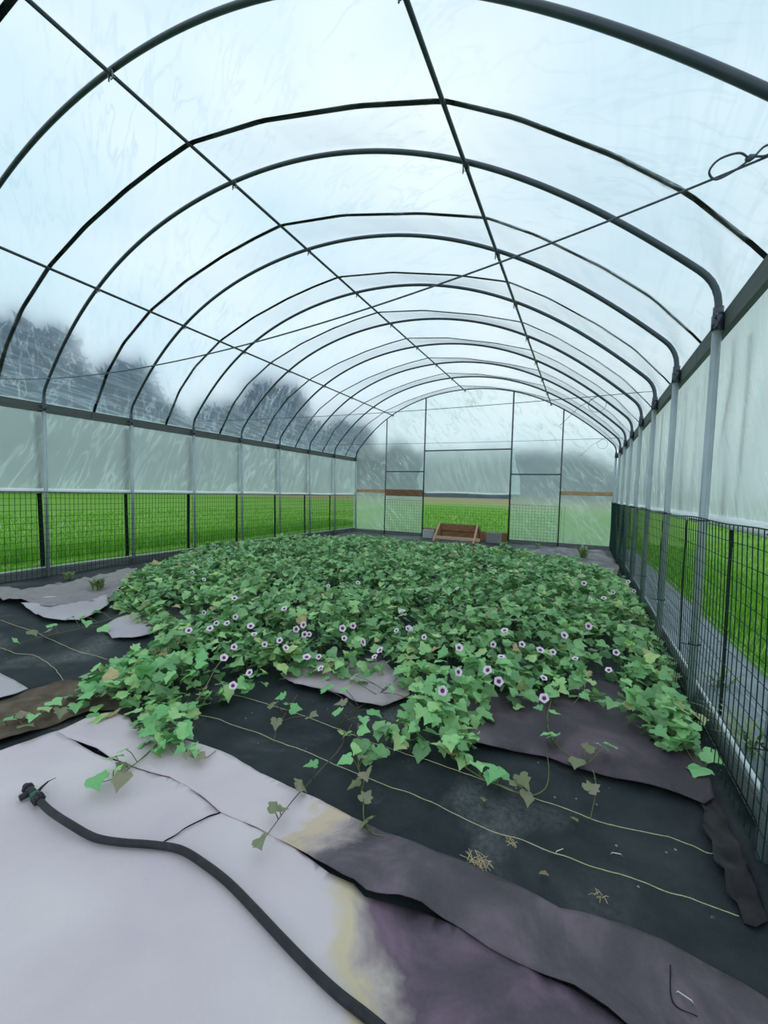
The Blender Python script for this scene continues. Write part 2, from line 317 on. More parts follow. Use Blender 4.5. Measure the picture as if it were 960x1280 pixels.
def np_mesh(name, V, F, rnd=None):
    """big meshes from arrays; F is (n,3) or (n,4)"""
    V = np.ascontiguousarray(V, dtype=np.float32); F = np.ascontiguousarray(F, dtype=np.int32); k = F.shape[1]
    me = bpy.data.meshes.new(name); me.vertices.add(len(V)); me.vertices.foreach_set('co', V.ravel())
    me.loops.add(F.size); me.loops.foreach_set('vertex_index', F.ravel())
    me.polygons.add(len(F)); me.polygons.foreach_set('loop_start', np.arange(0, F.size, k, dtype=np.int32))
    me.update(calc_edges=True)
    if rnd is not None:
        a = me.attributes.new('rnd', 'FLOAT', 'POINT'); a.data.foreach_set('value', np.ascontiguousarray(rnd, dtype=np.float32))
    return me
def catmull(pts, per=6):
    P = [Vector(p) for p in pts]; P = [P[0] * 2 - P[1]] + P + [P[-1] * 2 - P[-2]]; out = []
    for i in range(1, len(P) - 2):
        for j in range(per):
            t = j / per; a, b, c, d = P[i - 1], P[i], P[i + 1], P[i + 2]
            out.append(0.5 * ((2 * b) + (c - a) * t + (2 * a - 5 * b + 4 * c - d) * t * t + (3 * b - a - 3 * c + d) * t ** 3))
    out.append(P[-2]); return out
def bevel(o, wd=0.004, seg=1):
    m = o.modifiers.new('bevel', 'BEVEL'); m.width = wd; m.segments = seg; m.limit_method = 'ANGLE'; return o
def sheet_mesh(name, outline, zf, step=0.06, jitter=True, plane='xy', at=0.0):
    """triangulated sheet with a clean traced edge; outline [(a,b)], zf(a,b) -> offset off the plane"""
    pts = [Vector((p[0], p[1])) for p in outline]; bd = []
    for i in range(len(pts)):
        a, b = pts[i], pts[(i + 1) % len(pts)]; n = max(1, int((b - a).length / step))
        for j in range(n): bd.append(a.lerp(b, j / n))
    xs = [p.x for p in bd]; ys = [p.y for p in bd]; allv = list(bd); nb = len(bd)
    y = min(ys) + step / 2
    while y < max(ys):
        x = min(xs) + step / 2
        while x < max(xs):
            allv.append(Vector((x + random.uniform(-.25, .25) * step, y + random.uniform(-.25, .25) * step))); x += step
        y += step
    r = geometry.delaunay_2d_cdt(allv, [], [list(range(nb))], 1, 1e-5)
    if plane == 'xy': V = [(p.x, p.y, zf(p.x, p.y)) for p in r[0]]
    else: V = [(p.x, at + zf(p.x, p.y), p.y) for p in r[0]]
    me = bpy.data.meshes.new(name); me.from_pydata(V, [], [tuple(f) for f in r[2]]); me.update(); return me
def solid(o, t): m = o.modifiers.new('thickness', 'SOLIDIFY'); m.thickness = t; m.offset = -1; return o
def fbm(x, y, s, seed=0.0, oct=4): return noise.fractal(Vector((x * s, y * s, seed)), 1.0, 2.0, oct)
ORD = ['nearest', 'second', 'third', 'fourth', 'fifth', 'sixth', 'seventh', 'eighth', 'ninth', 'tenth']

# ------------------------------------------------------------------ the tunnel's measures
YB = [2.055, 3.315, 4.63, 5.93, 7.25, 8.60, 9.92, 11.27, 12.64]        # hoops
Y_NEAR = 0.72                                                             # next hoop, out of frame
Y_END = 12.64
XL, XR = -7.32, 0.712
XLB, XRB = -7.262, 0.692
ARCH = [0.0346, 0.2683, -0.4804, -0.2009, -1.4181, -0.0679, 4.6507]
def arch_z(x):
    t = (x + 3.3) / 4; r = 0
    for c in ARCH: r = r * t + c
    return r
def resample(P, n):
    P = [Vector(p) for p in P]; d = [0]
    for a, b in zip(P, P[1:]): d.append(d[-1] + (b - a).length)
    out = []; j = 0
    for i in range(n):
        s = d[-1] * i / (n - 1)
        while j < len(P) - 2 and d[j + 1] < s: j += 1
        k = (s - d[j]) / max(1e-9, d[j + 1] - d[j]); out.append(P[j].lerp(P[j + 1], min(1, k)))
    return out
def smooth_poly(P, it):
    P = [Vector(p) for p in P]
    for _ in range(it): P = [P[0]] + [(P[i - 1] + 2 * P[i] + P[i + 1]) / 4 for i in range(1, len(P) - 1)] + [P[-1]]
    return P
raw = [(XL, 2.30), (XL, 2.74)] + [(x, arch_z(x)) for x in np.linspace(XL + 0.03, XR - 0.05, 120)] + [(XR, 2.70), (XR, 2.30)]
BOW = smooth_poly(resample(raw, 200), 2)
STRAP = smooth_poly(resample([(-7.40, 2.50), (-7.38, 2.63), (-7.0, 3.22), (-6.58, 3.62), (-5.93, 4.01), (-5.16, 4.29), (-4.44, 4.47), (-3.92, 4.56), (-3.47, 4.615), (-2.59, 4.50), (-1.65, 4.27), (-0.97, 4.05), (-0.5, 3.77), (0.06, 3.36), (0.42, 3.05), (0.78, 2.63), (0.80, 2.50)], 200), 1)

# ------------------------------------------------------------------ ground and setting
def ground():
    n = 90; V = []; F = []
    xs = np.concatenate([np.linspace(-400, -45, 20), np.linspace(-40, 30, 50), np.linspace(40, 400, 20)]); ys = np.concatenate([np.linspace(-60, -5, 8), np.linspace(-3, 50, 50), np.linspace(60, 420, 26)])
    for y in ys:
        for x in xs:
            inside = -8.6 < x < 2.6 and y < 14.5
            z = -0.06 + (0 if inside else 0.05 * fbm(x, y, 0.15, 3)); V.append((x, y, z))
    w_ = len(xs)
    for j in range(len(ys) - 1):
        for i in range(w_ - 1): a = j * w_ + i; F.append((a, a + 1, a + w_ + 1, a + w_))
    return tag(link('ground', np_mesh('ground', V, F), MAT['lawn'], smooth=True), 'green lawn running out to the far field around the tunnel', kind='structure')
ground()
def floor_z(x, y):
    return 0.012 * fbm(x, y, 0.9, 1.0) + 0.006 * fbm(x, y, 4.0, 2.0)
FLOOR_OUT = [(XL + 0.04, -1.6), (XR + 0.03, -1.6), (XR + 0.03, Y_END - 0.06), (XL + 0.04, Y_END - 0.06)]
floor = solid(link('floor', sheet_mesh('floor', FLOOR_OUT, floor_z, 0.13), MAT['fabric'], smooth=True), 0.03)
tag(floor, 'black woven ground cloth covering the tunnel floor', kind='structure')
# yellow marker threads woven into the cloth
def thread(pts, r=0.0018):
    P = catmull([(*px(u, v, 0.0)[:2], 0) for u, v in pts], 8)
    P = [Vector((p.x + 0.004 * fbm(p.x, p.y, 9, 5), p.y + 0.008 * fbm(p.x, p.y, 7, 6), floor_z(p.x, p.y) + 0.010)) for p in P]
    MB().tube(P, r, 5).build('marker_thread', MAT['thread'], floor, True)
thread([(232, 889), (290, 908), (360, 935), (435, 965), (485, 985), (539, 1006), (610, 1040), (652, 1054), (720, 1078), (782, 1099), (845, 1119), (889, 1136), (924, 1149)])
thread([(285, 868), (340, 885), (395, 903), (450, 925), (495, 940), (547, 956), (593, 975), (643, 992), (685, 1006), (720, 1019), (773, 1036), (823, 1046), (861, 1058), (887, 1068), (900, 1064)])
thread([(0, 776), (40, 790), (75, 805), (105, 817), (135, 826)])
thread([(0, 811), (22, 818), (45, 821), (66, 834), (78, 850), (84, 868)])
# blue-grey cloth along the outside of the right wall
edge_o = [px(960, 850, -0.03), px(905, 795, -0.03), px(850, 742, -0.03), px(812, 708, -0.03), px(795, 690, -0.03)]
oc = [(XR + 0.0, -1.5), (2.0, -1.5)] + [(p.x, p.y) for p in edge_o] + [(edge_o[-1].x + 0.1, 13.4), (XR + 0.05, 13.4)]
path = solid(link('path', sheet_mesh('path', oc, lambda x, y: -0.03 + 0.012 * fbm(x, y, 1.2, 9), 0.16), MAT['fabric_out'], smooth=True), 0.02)
tag(path, 'blue-grey ground cloth strip outside the right-hand net', kind='structure')
for k, dx in enumerate((0.30, 0.60, 0.90)):
    P = [Vector((XR + 0.1 + dx + 0.01 * fbm(y, k, 1.0), y, -0.018 + 0.012 * fbm(XR + 0.1 + dx, y, 1.2, 9) + 0.006)) for y in np.linspace(-1.0, 13.2, 80)]
    if max(p.x for p in P) < 1.62: MB().tube(P, 0.003, 4).build('marker_thread', MAT['rail'], path)

# ------------------------------------------------------------------ film
def roof():
    ys = []; ws = []
    allb = [-1.9, -0.6, Y_NEAR] + YB
    for a, b in zip(allb, allb[1:]):
        for k in range(14):
            t = k / 14; ys.append(a + (b - a) * t)
            m = 0.56; d = abs(t - m) / (m if t < m else 1 - m); ws.append(d)
    ys.append(allb[-1]); ws.append(1.0); ys.append(allb[-1] + 0.05); ws.append(1.0)
    nS = len(BOW); V = np.zeros((len(ys), nS, 3))
    off = 0.026
    for i in range(nS):
        a = BOW[max(0, i - 1)]; b = BOW[min(nS - 1, i + 1)]; t = (b - a).normalized(); nn = Vector((-t.y, t.x))
        pb = BOW[i] + nn * off; ps = STRAP[i]
        s = i / (nS - 1)
        for j, (y, wv) in enumerate(zip(ys, ws)):
            k = 0.10 * wv * wv + 0.90 * wv
            q = ps.lerp(pb, k)
            wr = 0.010 * noise.noise(Vector((s * 34 + y * 1.3, y * 1.1, 1.5))) * (1 - wv ** 4) + 0.006 * noise.noise(Vector((s * 70, y * 3.0 + s * 12, 7.5))) * (1 - wv ** 6) * wv * 2
            X_, Z_ = q.x + nn.x * wr, q.y + nn.y * wr
            if Z_ < 2.80:
                g = min(1.0, (2.80 - Z_) / 0.18); xe = -7.400 if i < nS / 2 else 0.790
                X_ = X_ + (xe - X_) * g * g; Z_ = max(Z_, 2.50)
            V[j, i] = (X_, y, Z_)
    F = []
    for j in range(len(ys) - 1):
        for i in range(nS - 1):
            a = j * nS + i; F.append((a, a + 1, a + nS + 1, a + nS))
    o = link('ceiling', np_mesh('ceiling', V.reshape(-1, 3), np.array(F)), MAT['film_roof'], smooth=True)
    return tag(o, 'clear polythene roof film stretched over the hoops', kind='structure')
roof()
def side_film(name, x, sgn, z0, z1, label):
    ys = np.linspace(-1.9, Y_END + 0.10, 190); zs = np.linspace(z0, z1, 16); V = []; F = []
    for z in zs:
        for y in ys:
            k = (z - z0) / (z1 - z0); amp = math.sin(math.pi * min(1, max(0, k))) ** 0.7
            d = 0.016 * noise.noise(Vector((y * 5.0 + z * 1.2, z * 0.8, sgn * 3))) + 0.010 * noise.noise(Vector((y * 2 + z * 2.5, z * 1.5, 9 + sgn)))
            V.append((x + sgn * (0.012 + d * amp), y, z))
    n = len(ys)
    for j in range(len(zs) - 1):
        for i in range(n - 1):
            a = j * n + i; F.append((a, a + 1, a + n + 1, a + n) if sgn > 0 else (a + 1, a, a + n, a + n + 1))
    o = link(name, np_mesh(name, V, F), MAT['film_side'], smooth=True)
    return tag(o, label, kind='structure')
side_film('wall_left', -7.405, -1, 1.30, 2.63, 'milky polythene curtain along the left wall above the white roll')
side_film('wall_right', 0.80, 1, 1.28, 2.63, 'milky polythene curtain along the right wall above the white roll')

# end wall: measured on the plane of the last hoop
def ex(u, v): p = py(u, v, Y_END); return p.x, p.z
PX1 = ex(482, 600)[0]; PX2 = ex(530, 590)[0]; PX3 = ex(638.5, 590)[0]; PX4 = ex(701, 600)[0]
HZ = ex(585, 562.5)[1]; CZ = ex(585, 617)[1]
ap = [(p.x, p.y) for p in BOW[::4] if p.y > 2.35]
op = [(XL - 0.10, 2.45), (XL - 0.10, 0.0), (PX2 - 0.03, 0.0), (PX2 - 0.03, HZ), (PX3 + 0.03, HZ), (PX3 + 0.03, 0.0), (XR + 0.10, 0.0), (XR + 0.10, 2.45)] + list(reversed(ap))
def end_w(x, z): return 0.055 + 0.02 * noise.noise(Vector((x * 2.2 + z * 1.6, z * 1.2 - x, 4))) + 0.012 * noise.noise(Vector((x * 6 + z * 4, z * 3, 5)))
wb = link('wall_back', sheet_mesh('wall_back', op, end_w, 0.12, plane='xz', at=Y_END), MAT['film_end'], smooth=True)
tag(wb, 'hazy polythene sheet closing the far end of the tunnel', kind='structure')
for pl in wb.data.polygons:
    if pl.normal.y > 0: wb.data.flip_normals(); break
cx0 = PX2 - 0.30; cx1 = PX3 + 0.28
curt = empty('door_curtain', (0.5 * (PX2 + PX3), Y_END + 0.10, CZ))
tag(curt, 'milky plastic door curtain hanging half down over the far doorway', 'curtain')
co = [(cx0 + 0.18, CZ + 0.02), (cx1, CZ - 0.01), (cx1 - 0.02, CZ + 0.5), (cx1 - 0.16, CZ + 0.9), (cx1 - 0.22, HZ + 0.03), (cx0 + 0.2, HZ + 0.03), (cx0 + 0.22, CZ + 1.0), (cx0, CZ + 0.4)]
link('sheet', sheet_mesh('door_curtain_sheet', co, lambda x, z: 0.10 + 0.03 * noise.noise(Vector((x * 3 + z, z * .8, 8))), 0.1, plane='xz', at=Y_END), MAT['film_door'], curt, True)
MB().tube([(x, Y_END + 0.10, CZ + 0.01 * math.sin(x * 3) + 0.005) for x in np.linspace(cx0 + 0.18, cx1, 14)], 0.03, 8).build('bottom_roll', MAT['roll'], curt, True)

# ------------------------------------------------------------------ hoops
def clamp_at(parent, x, y, z, sgn):
    r = 0.0275; n = 14; V = []; F = []
    for dz, rr in ((-0.045, r), (-0.045, r + 0.006), (0.045, r + 0.006), (0.045, r)):
        V += [(x + rr * math.cos(2 * math.pi * j / n), y + rr * math.sin(2 * math.pi * j / n), z + dz) for j in range(n)]
    for q in range(4):
        for j in range(n): F.append((q * n + j, q * n + (j + 1) % n, ((q + 1) % 4) * n + (j + 1) % n, ((q + 1) % 4) * n + j))
    me = bpy.data.meshes.new('clamp'); me.from_pydata(V, [], F); cl = link('clamp', me, MAT['galv'], parent, True)
    for dz in (-0.032, 0.032): MB().tube([(x - sgn * 0.02, y - 0.075, z + dz), (x - sgn * 0.02, y + 0.04, z + dz)], 0.0065, 6).build('bolt', MAT['bolt'], cl)
HOOP_Z0 = -0.15
for i, y in enumerate(YB):
    root = empty('greenhouse_hoop', (0.5 * (XL + XR), y, 0.0))
    where = 'far end wall' if i == 8 else None
    tag(root, ('galvanized steel end hoop framing the film wall at the far end' if where else
        'galvanized steel hoop with two side posts, %s from the camera' % ORD[i]), 'hoop', 'galvanized hoops carrying the film roof')
    R_A = 0.021 if i < 8 else 0.018
    MB().tube([(p.x, y, p.y) for p in BOW] + [(BOW[-1].x, y, BOW[-1].y)], R_A, 12).build('arch_pipe', MAT['galv'], root, True)
    for sgn, xt, xb in ((-1, XL, XLB), (1, XR, XRB)):
        xs = lambda z: xb + (xt - xb) * z / 2.6
        MB().tube([(xs(HOOP_Z0), y, HOOP_Z0), (xs(1.2), y, 1.2), (xs(2.62), y, 2.62)], 0.026, 12).build('post', MAT['galv_post'], root, True)
        MB().tube([(xs(2.55), y, 2.55), (xs(2.63), y, 2.63)], 0.029, 12).build('collar', MAT['galv'], root, True)
        clamp_at(root, xs(2.53), y, 2.53, sgn)
        if sgn == 1 and i < 5:
            for zz in (1.27, 0.45):
                q = MB().tube([(xs(zz) + 0.032 * math.cos(a), y + 0.032 * math.sin(a), zz) for a in np.linspace(0, 2 * math.pi, 13)], 0.0035, 5, False)
                q.tube([(xs(zz) - 0.02, y - 0.03, zz), (xs(zz) - 0.085, y - 0.06, zz + 0.01)], 0.0025, 4)
                q.build('cable_tie', MAT['strap'], root)

# purlins
for nm, x, lab in (('a', -5.91, 'left-hand steel purlin pipe running along under the hoops'), ('b', -3.47, 'ridge purlin pipe running along the crown under the hoops'), ('c', -0.965, 'right-hand steel purlin pipe running along under the hoops')):
    z = arch_z(x) - 0.042
    root = empty('purlin', (x, Y_END, z)); tag(root, lab, 'pipe', 'purlin pipes under the roof')
    MB().tube([(x, -1.8, z), (x, 4, z), (x, 8, z), (x, Y_END + 0.02, z)], 0.0165, 10).build('pipe', MAT['galv'], root, True)
    for y in YB:
        m = MB(); r = 0.024
        m.tube([(x - 0.022, y - 0.03, z + 0.03), (x - 0.022, y + 0.005, z - 0.022), (x + 0.022, y + 0.005, z - 0.022), (x + 0.022, y - 0.03, z + 0.03)], 0.005, 5)
        m.tube([(x - 0.022, y - 0.012, z - 0.05), (x - 0.022, y - 0.012, z + 0.02)], 0.006, 6); m.tube([(x + 0.022, y - 0.012, z - 0.045), (x + 0.022, y - 0.012, z + 0.02)], 0.006, 6)
        m.build('bracket', MAT['bolt'], root)

# hip boards with film-lock channel
for sgn, x, lab in ((-1, -7.372, 'long grey hip board along the top of the left wall'), (1, 0.762, 'long grey hip board along the top of the right wall')):
    root = empty('hip_board', (x, 5, 2.47)); tag(root, lab, 'board', 'hip boards')
    ys = [-1.9, 1.4, 4.0, 6.6, 9.25, Y_END]
    for a, b in zip(ys, ys[1:]): bevel(MB().box((x, (a + b) / 2, 2.535), (0.038, b - a - 0.004, 0.135)).build('plank', MAT['hip'], root))
    MB().box((x + sgn * 0.028, 5.35, 2.55), (0.016, 14.5, 0.03)).build('lock_channel', MAT['galv'], root)
# white roll-up bars
for sgn, x, zb, lab in ((-1, -7.40, 1.29, 'white roll of film along the bottom of the left curtain'), (1, 0.815, 1.262, 'white roll of film along the bottom of the right curtain')):
    P = [(x + 0.01 * noise.noise(Vector((y, 1, sgn))), y, zb + 0.012 * noise.noise(Vector((y * 0.7, 3, sgn))) + (0 if y > 2.5 or sgn < 0 else -0.03 * (2.5 - y))) for y in np.linspace(-1.8, Y_END, 70)]
    o = MB().tube(P, [0.038 + 0.004 * noise.noise(Vector((y * 6, 5, sgn))) for y in np.linspace(-1.8, Y_END, 70)], 10).build('curtain_roll', MAT['roll'], None, True)
    tag(o, lab, 'film roll', 'curtain rolls')
# straps over the roof (mid bay, outside the film)
allb = [Y_NEAR] + YB
for i, (a, b) in enumerate(zip(allb, allb[1:])):
    y = a + (b - a) * 0.56
    P = []
    for k in range(0, 200, 2):
        q = STRAP[k]; t = (STRAP[min(k + 2, 199)] - STRAP[max(k - 2, 0)]).normalized(); nn = Vector((-t.y, t.x)); P.append((q.x + nn.x * 0.008, y, q.y + nn.y * 0.008))
    o = MB().strip(P, (0, 0.045, 0), 0.003).build('roof_strap', MAT['strap'])
    lab = 'black strap over the roof film in front of the nearest hoop' if i == 0 else 'black strap over the roof film between the %s and %s hoops from the camera' % (ORD[i - 1], ORD[i])
    tag(o, lab, 'strap', 'roof straps')
# vertical straps outside the side curtains
for sgn, x in ((-1, -7.47), (1, 0.875)):
    for i, y in enumerate(YB[:-1]):
        yy = y + (-0.02 if sgn < 0 else 0.05)
        P = [(x + sgn * (0.05 * (1 - z / 2.5)) * 0 + sgn * 0.006 * math.sin(z * 3 + i), yy + 0.012 * math.sin(z * 2 + i * 1.3) + (0.04 * (1 - z / 2.5)), z) for z in np.linspace(2.45, -0.04, 14)]
        if not any(-4 < proj(q)[0] < 964 and 0 < proj(q)[1] < 1280 and proj(q)[2] > 0.2 for q in P): continue
        o = MB().strip(P, (0, 0.06, 0), 0.004).build('curtain_strap', MAT['strap'])
        tag(o, 'black webbing strap outside the %s curtain beside the %s hoop from the camera' % ('left' if sgn < 0 else 'right', ORD[i]), 'strap', 'curtain hold-down straps')
# baseboards
for nm, x, sgn, lab in (('baseboard_left', -7.335, -1, 'weathered grey board along the foot of the left wall'), ('baseboard_right', 0.765, 1, 'weathered grey board along the foot of the right wall')):
    ys = [-1.6, 2.0, 5.6, 9.2, Y_END]; root = empty(nm, (x, 5.5, 0)); tag(root, lab, kind='structure')
    for a, b in zip(ys, ys[1:]): bevel(MB().box((x, (a + b) / 2, 0.045), (0.038, b - a - 0.006, 0.13)).build('plank', MAT['base'], root))
    MB().tube([(x + 0.0, yy, 0.122 + 0.004 * math.sin(yy * 2)) for yy in np.linspace(-1.6, Y_END, 24)], 0.013, 8).build('base_rail', MAT['rail'], root, True)
root = empty('baseboard_back', (-3.3, Y_END, 0)); tag(root, 'dark grey boards along the foot of the far end wall', kind='structure')
for a, b in ((XL, PX1), (PX1, PX2), (PX3, PX4), (PX4, XR)): bevel(MB().box(((a + b) / 2, Y_END + 0.02, 0.03), (b - a - 0.01, 0.038, 0.12)).build('plank', MAT['base'], root))

# ------------------------------------------------------------------ netting
def net(name, label, axis, at, a0, a1, z0, z1f, da, dz, sag, r=0.0028, wob=0.006):
    """extruded net: strands crossing at every knot; axis 'y' for a side wall, 'x' for the end wall"""
    m = MB(); na = int((a1 - a0) / da); zmax = max(z1f(a0), z1f(a1)); nzr = int((zmax - z0) / dz)
    def P(a, k):
        z1 = z1f(a); z = z0 + (z1 - z0) * k / nzr
        o_ = at + wob * noise.noise(Vector((a * 1.7, z * 2, at))) + sag * math.sin(math.pi * k / nzr)
        z += 0.012 * noise.noise(Vector((a * 1.1, k * 0.35, at + 5))); a_ = a + 0.008 * noise.noise(Vector((a * 2, z * 1.5, at + 9)))
        return (o_, a_, z) if axis == 'y' else (a_, o_, z)
    for i in range(na + 1):
        a = a0 + (a1 - a0) * i / na
        m.tube([P(a, k) for k in range(0, nzr + 1, 2)], r, 3, False)
    for k in range(nzr + 1):
        m.tube([P(a0 + (a1 - a0) * i / na, k) for i in range(0, na + 1, 3)], r * (1.5 if k == nzr else 0.85), 3, False)
    return tag(m.build(name, MAT['net']), label, 'net')
net('netting', 'dark green plastic netting along the left wall below the white roll', 'y', -7.232, -0.5, Y_END - 0.1, 0.0, lambda a: 1.27, 0.062, 0.085, 0.0, 0.0040)
net('netting', 'dark green plastic netting along the right wall below the white roll', 'y', 0.655, 0.9, Y_END - 0.1, 0.05, lambda a: 1.285 - 0.006 * math.sin((a - YB[0]) / 1.3 * 2 * math.pi - 1.57), 0.062, 0.085, 0.012, 0.0026)
nt1 = ex(505, 625)[1]; nt2 = ex(580, 634)[1]; nt3 = ex(670, 632)[1]
net('netting', 'dark netting panel on the end wall left of the doorway', 'x', Y_END - 0.035, PX1 + 0.03, PX2 - 0.03, 0.08, lambda a: nt1, 0.085, 0.085, 0.0, 0.0035)
net('netting', 'dark netting stretched across the open far doorway', 'x', Y_END - 0.035, PX2 + 0.03, PX3 - 0.03, 0.3, lambda a: nt2, 0.085, 0.085, 0.0, 0.003)
net('netting', 'dark netting panel on the end wall right of the doorway', 'x', Y_END - 0.035, PX3 + 0.04, PX4 + 0.14, 0.08, lambda a: nt3, 0.085, 0.085, 0.0, 0.0035)

# ------------------------------------------------------------------ end wall framing
fr = empty('end_wall_frame', (-3.3, Y_END, 0)); tag(fr, 'steel pipe framing of posts and rails around the far doorway', 'frame')
for x in (PX1, PX2, PX3, PX4):
    MB().tube([(x, Y_END, -0.05), (x, Y_END, 2), (x, Y_END, arch_z(x) - 0.02)], 0.024 if x in (PX2, PX3) else 0.019, 10).build('post', MAT['galv'], fr, True)
for a, b, v in ((PX2, PX3, HZ), (PX1, PX2, ex(506, 589.5)[1]), (PX3, PX4, ex(670, 593)[1])):
    MB().tube([(a, Y_END - 0.02, v), (b, Y_END - 0.02, v)], 0.02, 8).build('rail', MAT['galv'], fr, True)
bz = ex(462, 613.5)[1]
o = bevel(MB().box(((XL + PX1) / 2, Y_END + 0.03, bz), (PX1 - XL, 0.04, 0.11)).build('wood_rail', MAT['wood_new'])); tag(o, 'fresh tan wooden rail between the left corner and first end post', 'board')
pk = empty('wood_plank', ((PX1 + PX2) / 2, Y_END - 0.05, bz)); tag(pk, 'wide brown bolted plank just left of the far doorway', 'board')
bevel(MB().box(((PX1 + PX2) / 2, Y_END - 0.05, ex(505, 616)[1]), (PX2 - PX1 - 0.03, 0.045, 0.22)).build('plank', MAT['wood_dark'], pk))
for k in range(4):
    x = PX1 + 0.2 + k * (PX2 - PX1 - 0.35) / 3; MB().tube([(x, Y_END - 0.085, bz - 0.02), (x, Y_END - 0.06, bz - 0.02)], 0.022, 8).build('bolt', MAT['bolt'], pk)
o = bevel(MB().box(((XR + PX4) / 2, Y_END + 0.03, ex(733, 617)[1]), (XR - PX4, 0.04, 0.11)).build('wood_rail', MAT['wood_new'])); tag(o, 'fresh tan wooden rail between the last end post and right corner', 'board')
sill_z = ex(580, 663)[1]
o = bevel(MB().box(((PX2 + PX3) / 2, Y_END + 0.03, sill_z / 2 - 0.03), (PX3 - PX2, 0.025, sill_z + 0.06)).build('door_sill_board', MAT['plywood'])); tag(o, 'rust-brown board across the foot of the far doorway', 'board')
# wooden stand in the doorway
YS = 11.75
def sx(u, v): p = py(u, v, YS); return p
st = empty('wooden_stand', (sx(572, 680).x, YS, 0)); tag(st, 'rough pale wooden stand with splayed legs in front of the far doorway', 'stand')
lx, rx = sx(550, 654), sx(597, 657); lb, rb = sx(544, 682), sx(594, 685)
for t_, b_ in ((lx, lb), (rx, rb)):
    d = (t_ - b_); foot = b_ - d * ((b_.z - 0.0) / d.z)
    f_ = Vector((foot.x, YS - 0.28, 0.0))
    bevel(MB().beam(f_, (t_.x, YS, t_.z), 0.09, 0.04, (1, 0, 0)).build('leg', MAT['wood_pale'], st), 0.003)
    bevel(MB().beam((foot.x + 0.06, YS + 0.35, 0.0), (t_.x + 0.03, YS + 0.03, t_.z - 0.04), 0.09, 0.04, (1, 0, 0)).build('leg', MAT['wood_dark'], st), 0.003)
bevel(MB().beam((lx.x - 0.02, YS + 0.03, lx.z - 0.10), (rx.x + 0.02, YS + 0.03, rx.z - 0.10), 0.03, 0.2).build('back_board', MAT['wood_dark'], st), 0.003)
ml, mr = sx(545, 670.5), sx(602, 674.5)
bevel(MB().beam((ml.x, YS - 0.20, ml.z), (mr.x, YS - 0.20, mr.z), 0.04, 0.09).build('cross_bar', MAT['wood_pale'], st), 0.003)
bevel(MB().beam((lx.x + 0.02, YS + 0.22, 0.33), (rx.x + 0.05, YS + 0.22, 0.33), 0.03, 0.12).build('rear_cross_bar', MAT['wood_dark'], st), 0.003)
def block(c, size, mat, lab):
    root = empty('concrete_block', (c[0], c[1], 0)); tag(root, lab, 'block', 'concrete blocks by the doorway')
    m = MB(); sx_, sy_, sz_ = size; t = 0.03
    m.box((c[0], c[1] - sy_ / 2 + t / 2, c[2]), (sx_, t, sz_)); m.box((c[0], c[1] + sy_ / 2 - t / 2, c[2]), (sx_, t, sz_))
    for k in (-1, 0, 1): m.box((c[0] + k * (sx_ / 2 - t / 2), c[1], c[2]), (t, sy_ - 2 * t, sz_))
    bevel(m.build('shell', mat, root), 0.004)
    bevel(MB().box((c[0], c[1], c[2] - sz_ / 2 + 0.02), (sx_ - 2 * t, sy_ - 2 * t, 0.02)).build('web', mat, root), 0.003)
q = py(617, 682, 12.2); block((q.x, 12.2, 0.1 + 0.05), (0.42, 0.2, 0.3), MAT['concrete'], 'dark grey concrete block right of the wooden stand')
q = py(535, 678, 12.25); block((q.x, 12.25, 0.13), (0.32, 0.2, 0.26), MAT['concrete_pale'], 'pale concrete block left of the wooden stand')

# ------------------------------------------------------------------ cross cables
def cable(i, lab, loops, left_z, right_z, sagf, y=None):
    y = YB[i] if y is None else y
    root = empty('cross_cable', (XR, y, right_z)); tag(root, lab, 'cable', 'cross cables between the hoops')
    P = []
    for k in range(61):
        t = k / 60; x = XL + (XR - 0.12 - XL) * t
        P.append((x, y - 0.02, left_z + (right_z - left_z) * t - sagf * 4 * t * (1 - t)))
    MB().tube(P, 0.0045, 6).build('wire', MAT['cable'], root, True)
    e = Vector(P[-1])
    if loops == 'big':
        k0 = Vector((0.50, y - 0.03, e.z - 0.005))
        lp = catmull([k0 + Vector(v) for v in ((0, 0, 0), (-0.04, -0.03, 0.012), (-0.10, -0.035, 0.004), (-0.125, -0.02, -0.022), (-0.10, 0.0, -0.045), (-0.05, 0.01, -0.028), (0, 0, -0.004))], 6)
        MB().tube(lp, 0.004, 6).build('loop', MAT['cable'], root, True)
        kn = MB(); kn.tube([k0 + Vector((-0.012, 0, -0.002)), k0 + Vector((0.0, 0, 0.002)), k0 + Vector((0.014, 0, 0.004))], [0.008, 0.013, 0.008], 8); kn.build('knot', MAT['cable'], root, True)
        lp2 = catmull([k0 + Vector(v) for v in ((0.014, 0, 0.004), (0.04, 0.0, 0.03), (0.065, 0.0, 0.03), (0.07, 0, 0.008), (0.045, 0, -0.004), (0.014, 0, 0.004))], 5)
        MB().tube(lp2, 0.004, 6).build('loop', MAT['cable'], root, True)
        MB().tube([k0 + Vector((0.06, 0, 0.01)), Vector((XR, y, right_z + 0.03))], 0.004, 6).build('tail', MAT['cable'], root, True)
    else:
        MB().tube([e, (XR - 0.01, y, right_z)], 0.0035, 6).build('tail', MAT['cable'], root, True)
        c = e + Vector((-0.5 if loops == 'ring' else -0.3, -0.03, -0.12))
        ringp = [c + Vector((0.10 * math.cos(a), 0.02 * math.sin(a), 0.10 * math.sin(a))) for a in np.linspace(0, 2 * math.pi, 25)]
        m = MB().tube(ringp, 0.003, 5, False); m.tube([c + Vector((0, 0, 0.10)), c + Vector((-0.2, -0.02, -0.02)), c + Vector((-0.42, -0.04, -0.25))], 0.003, 5)
        m.build('spare_loop', MAT['cable'], root, True)
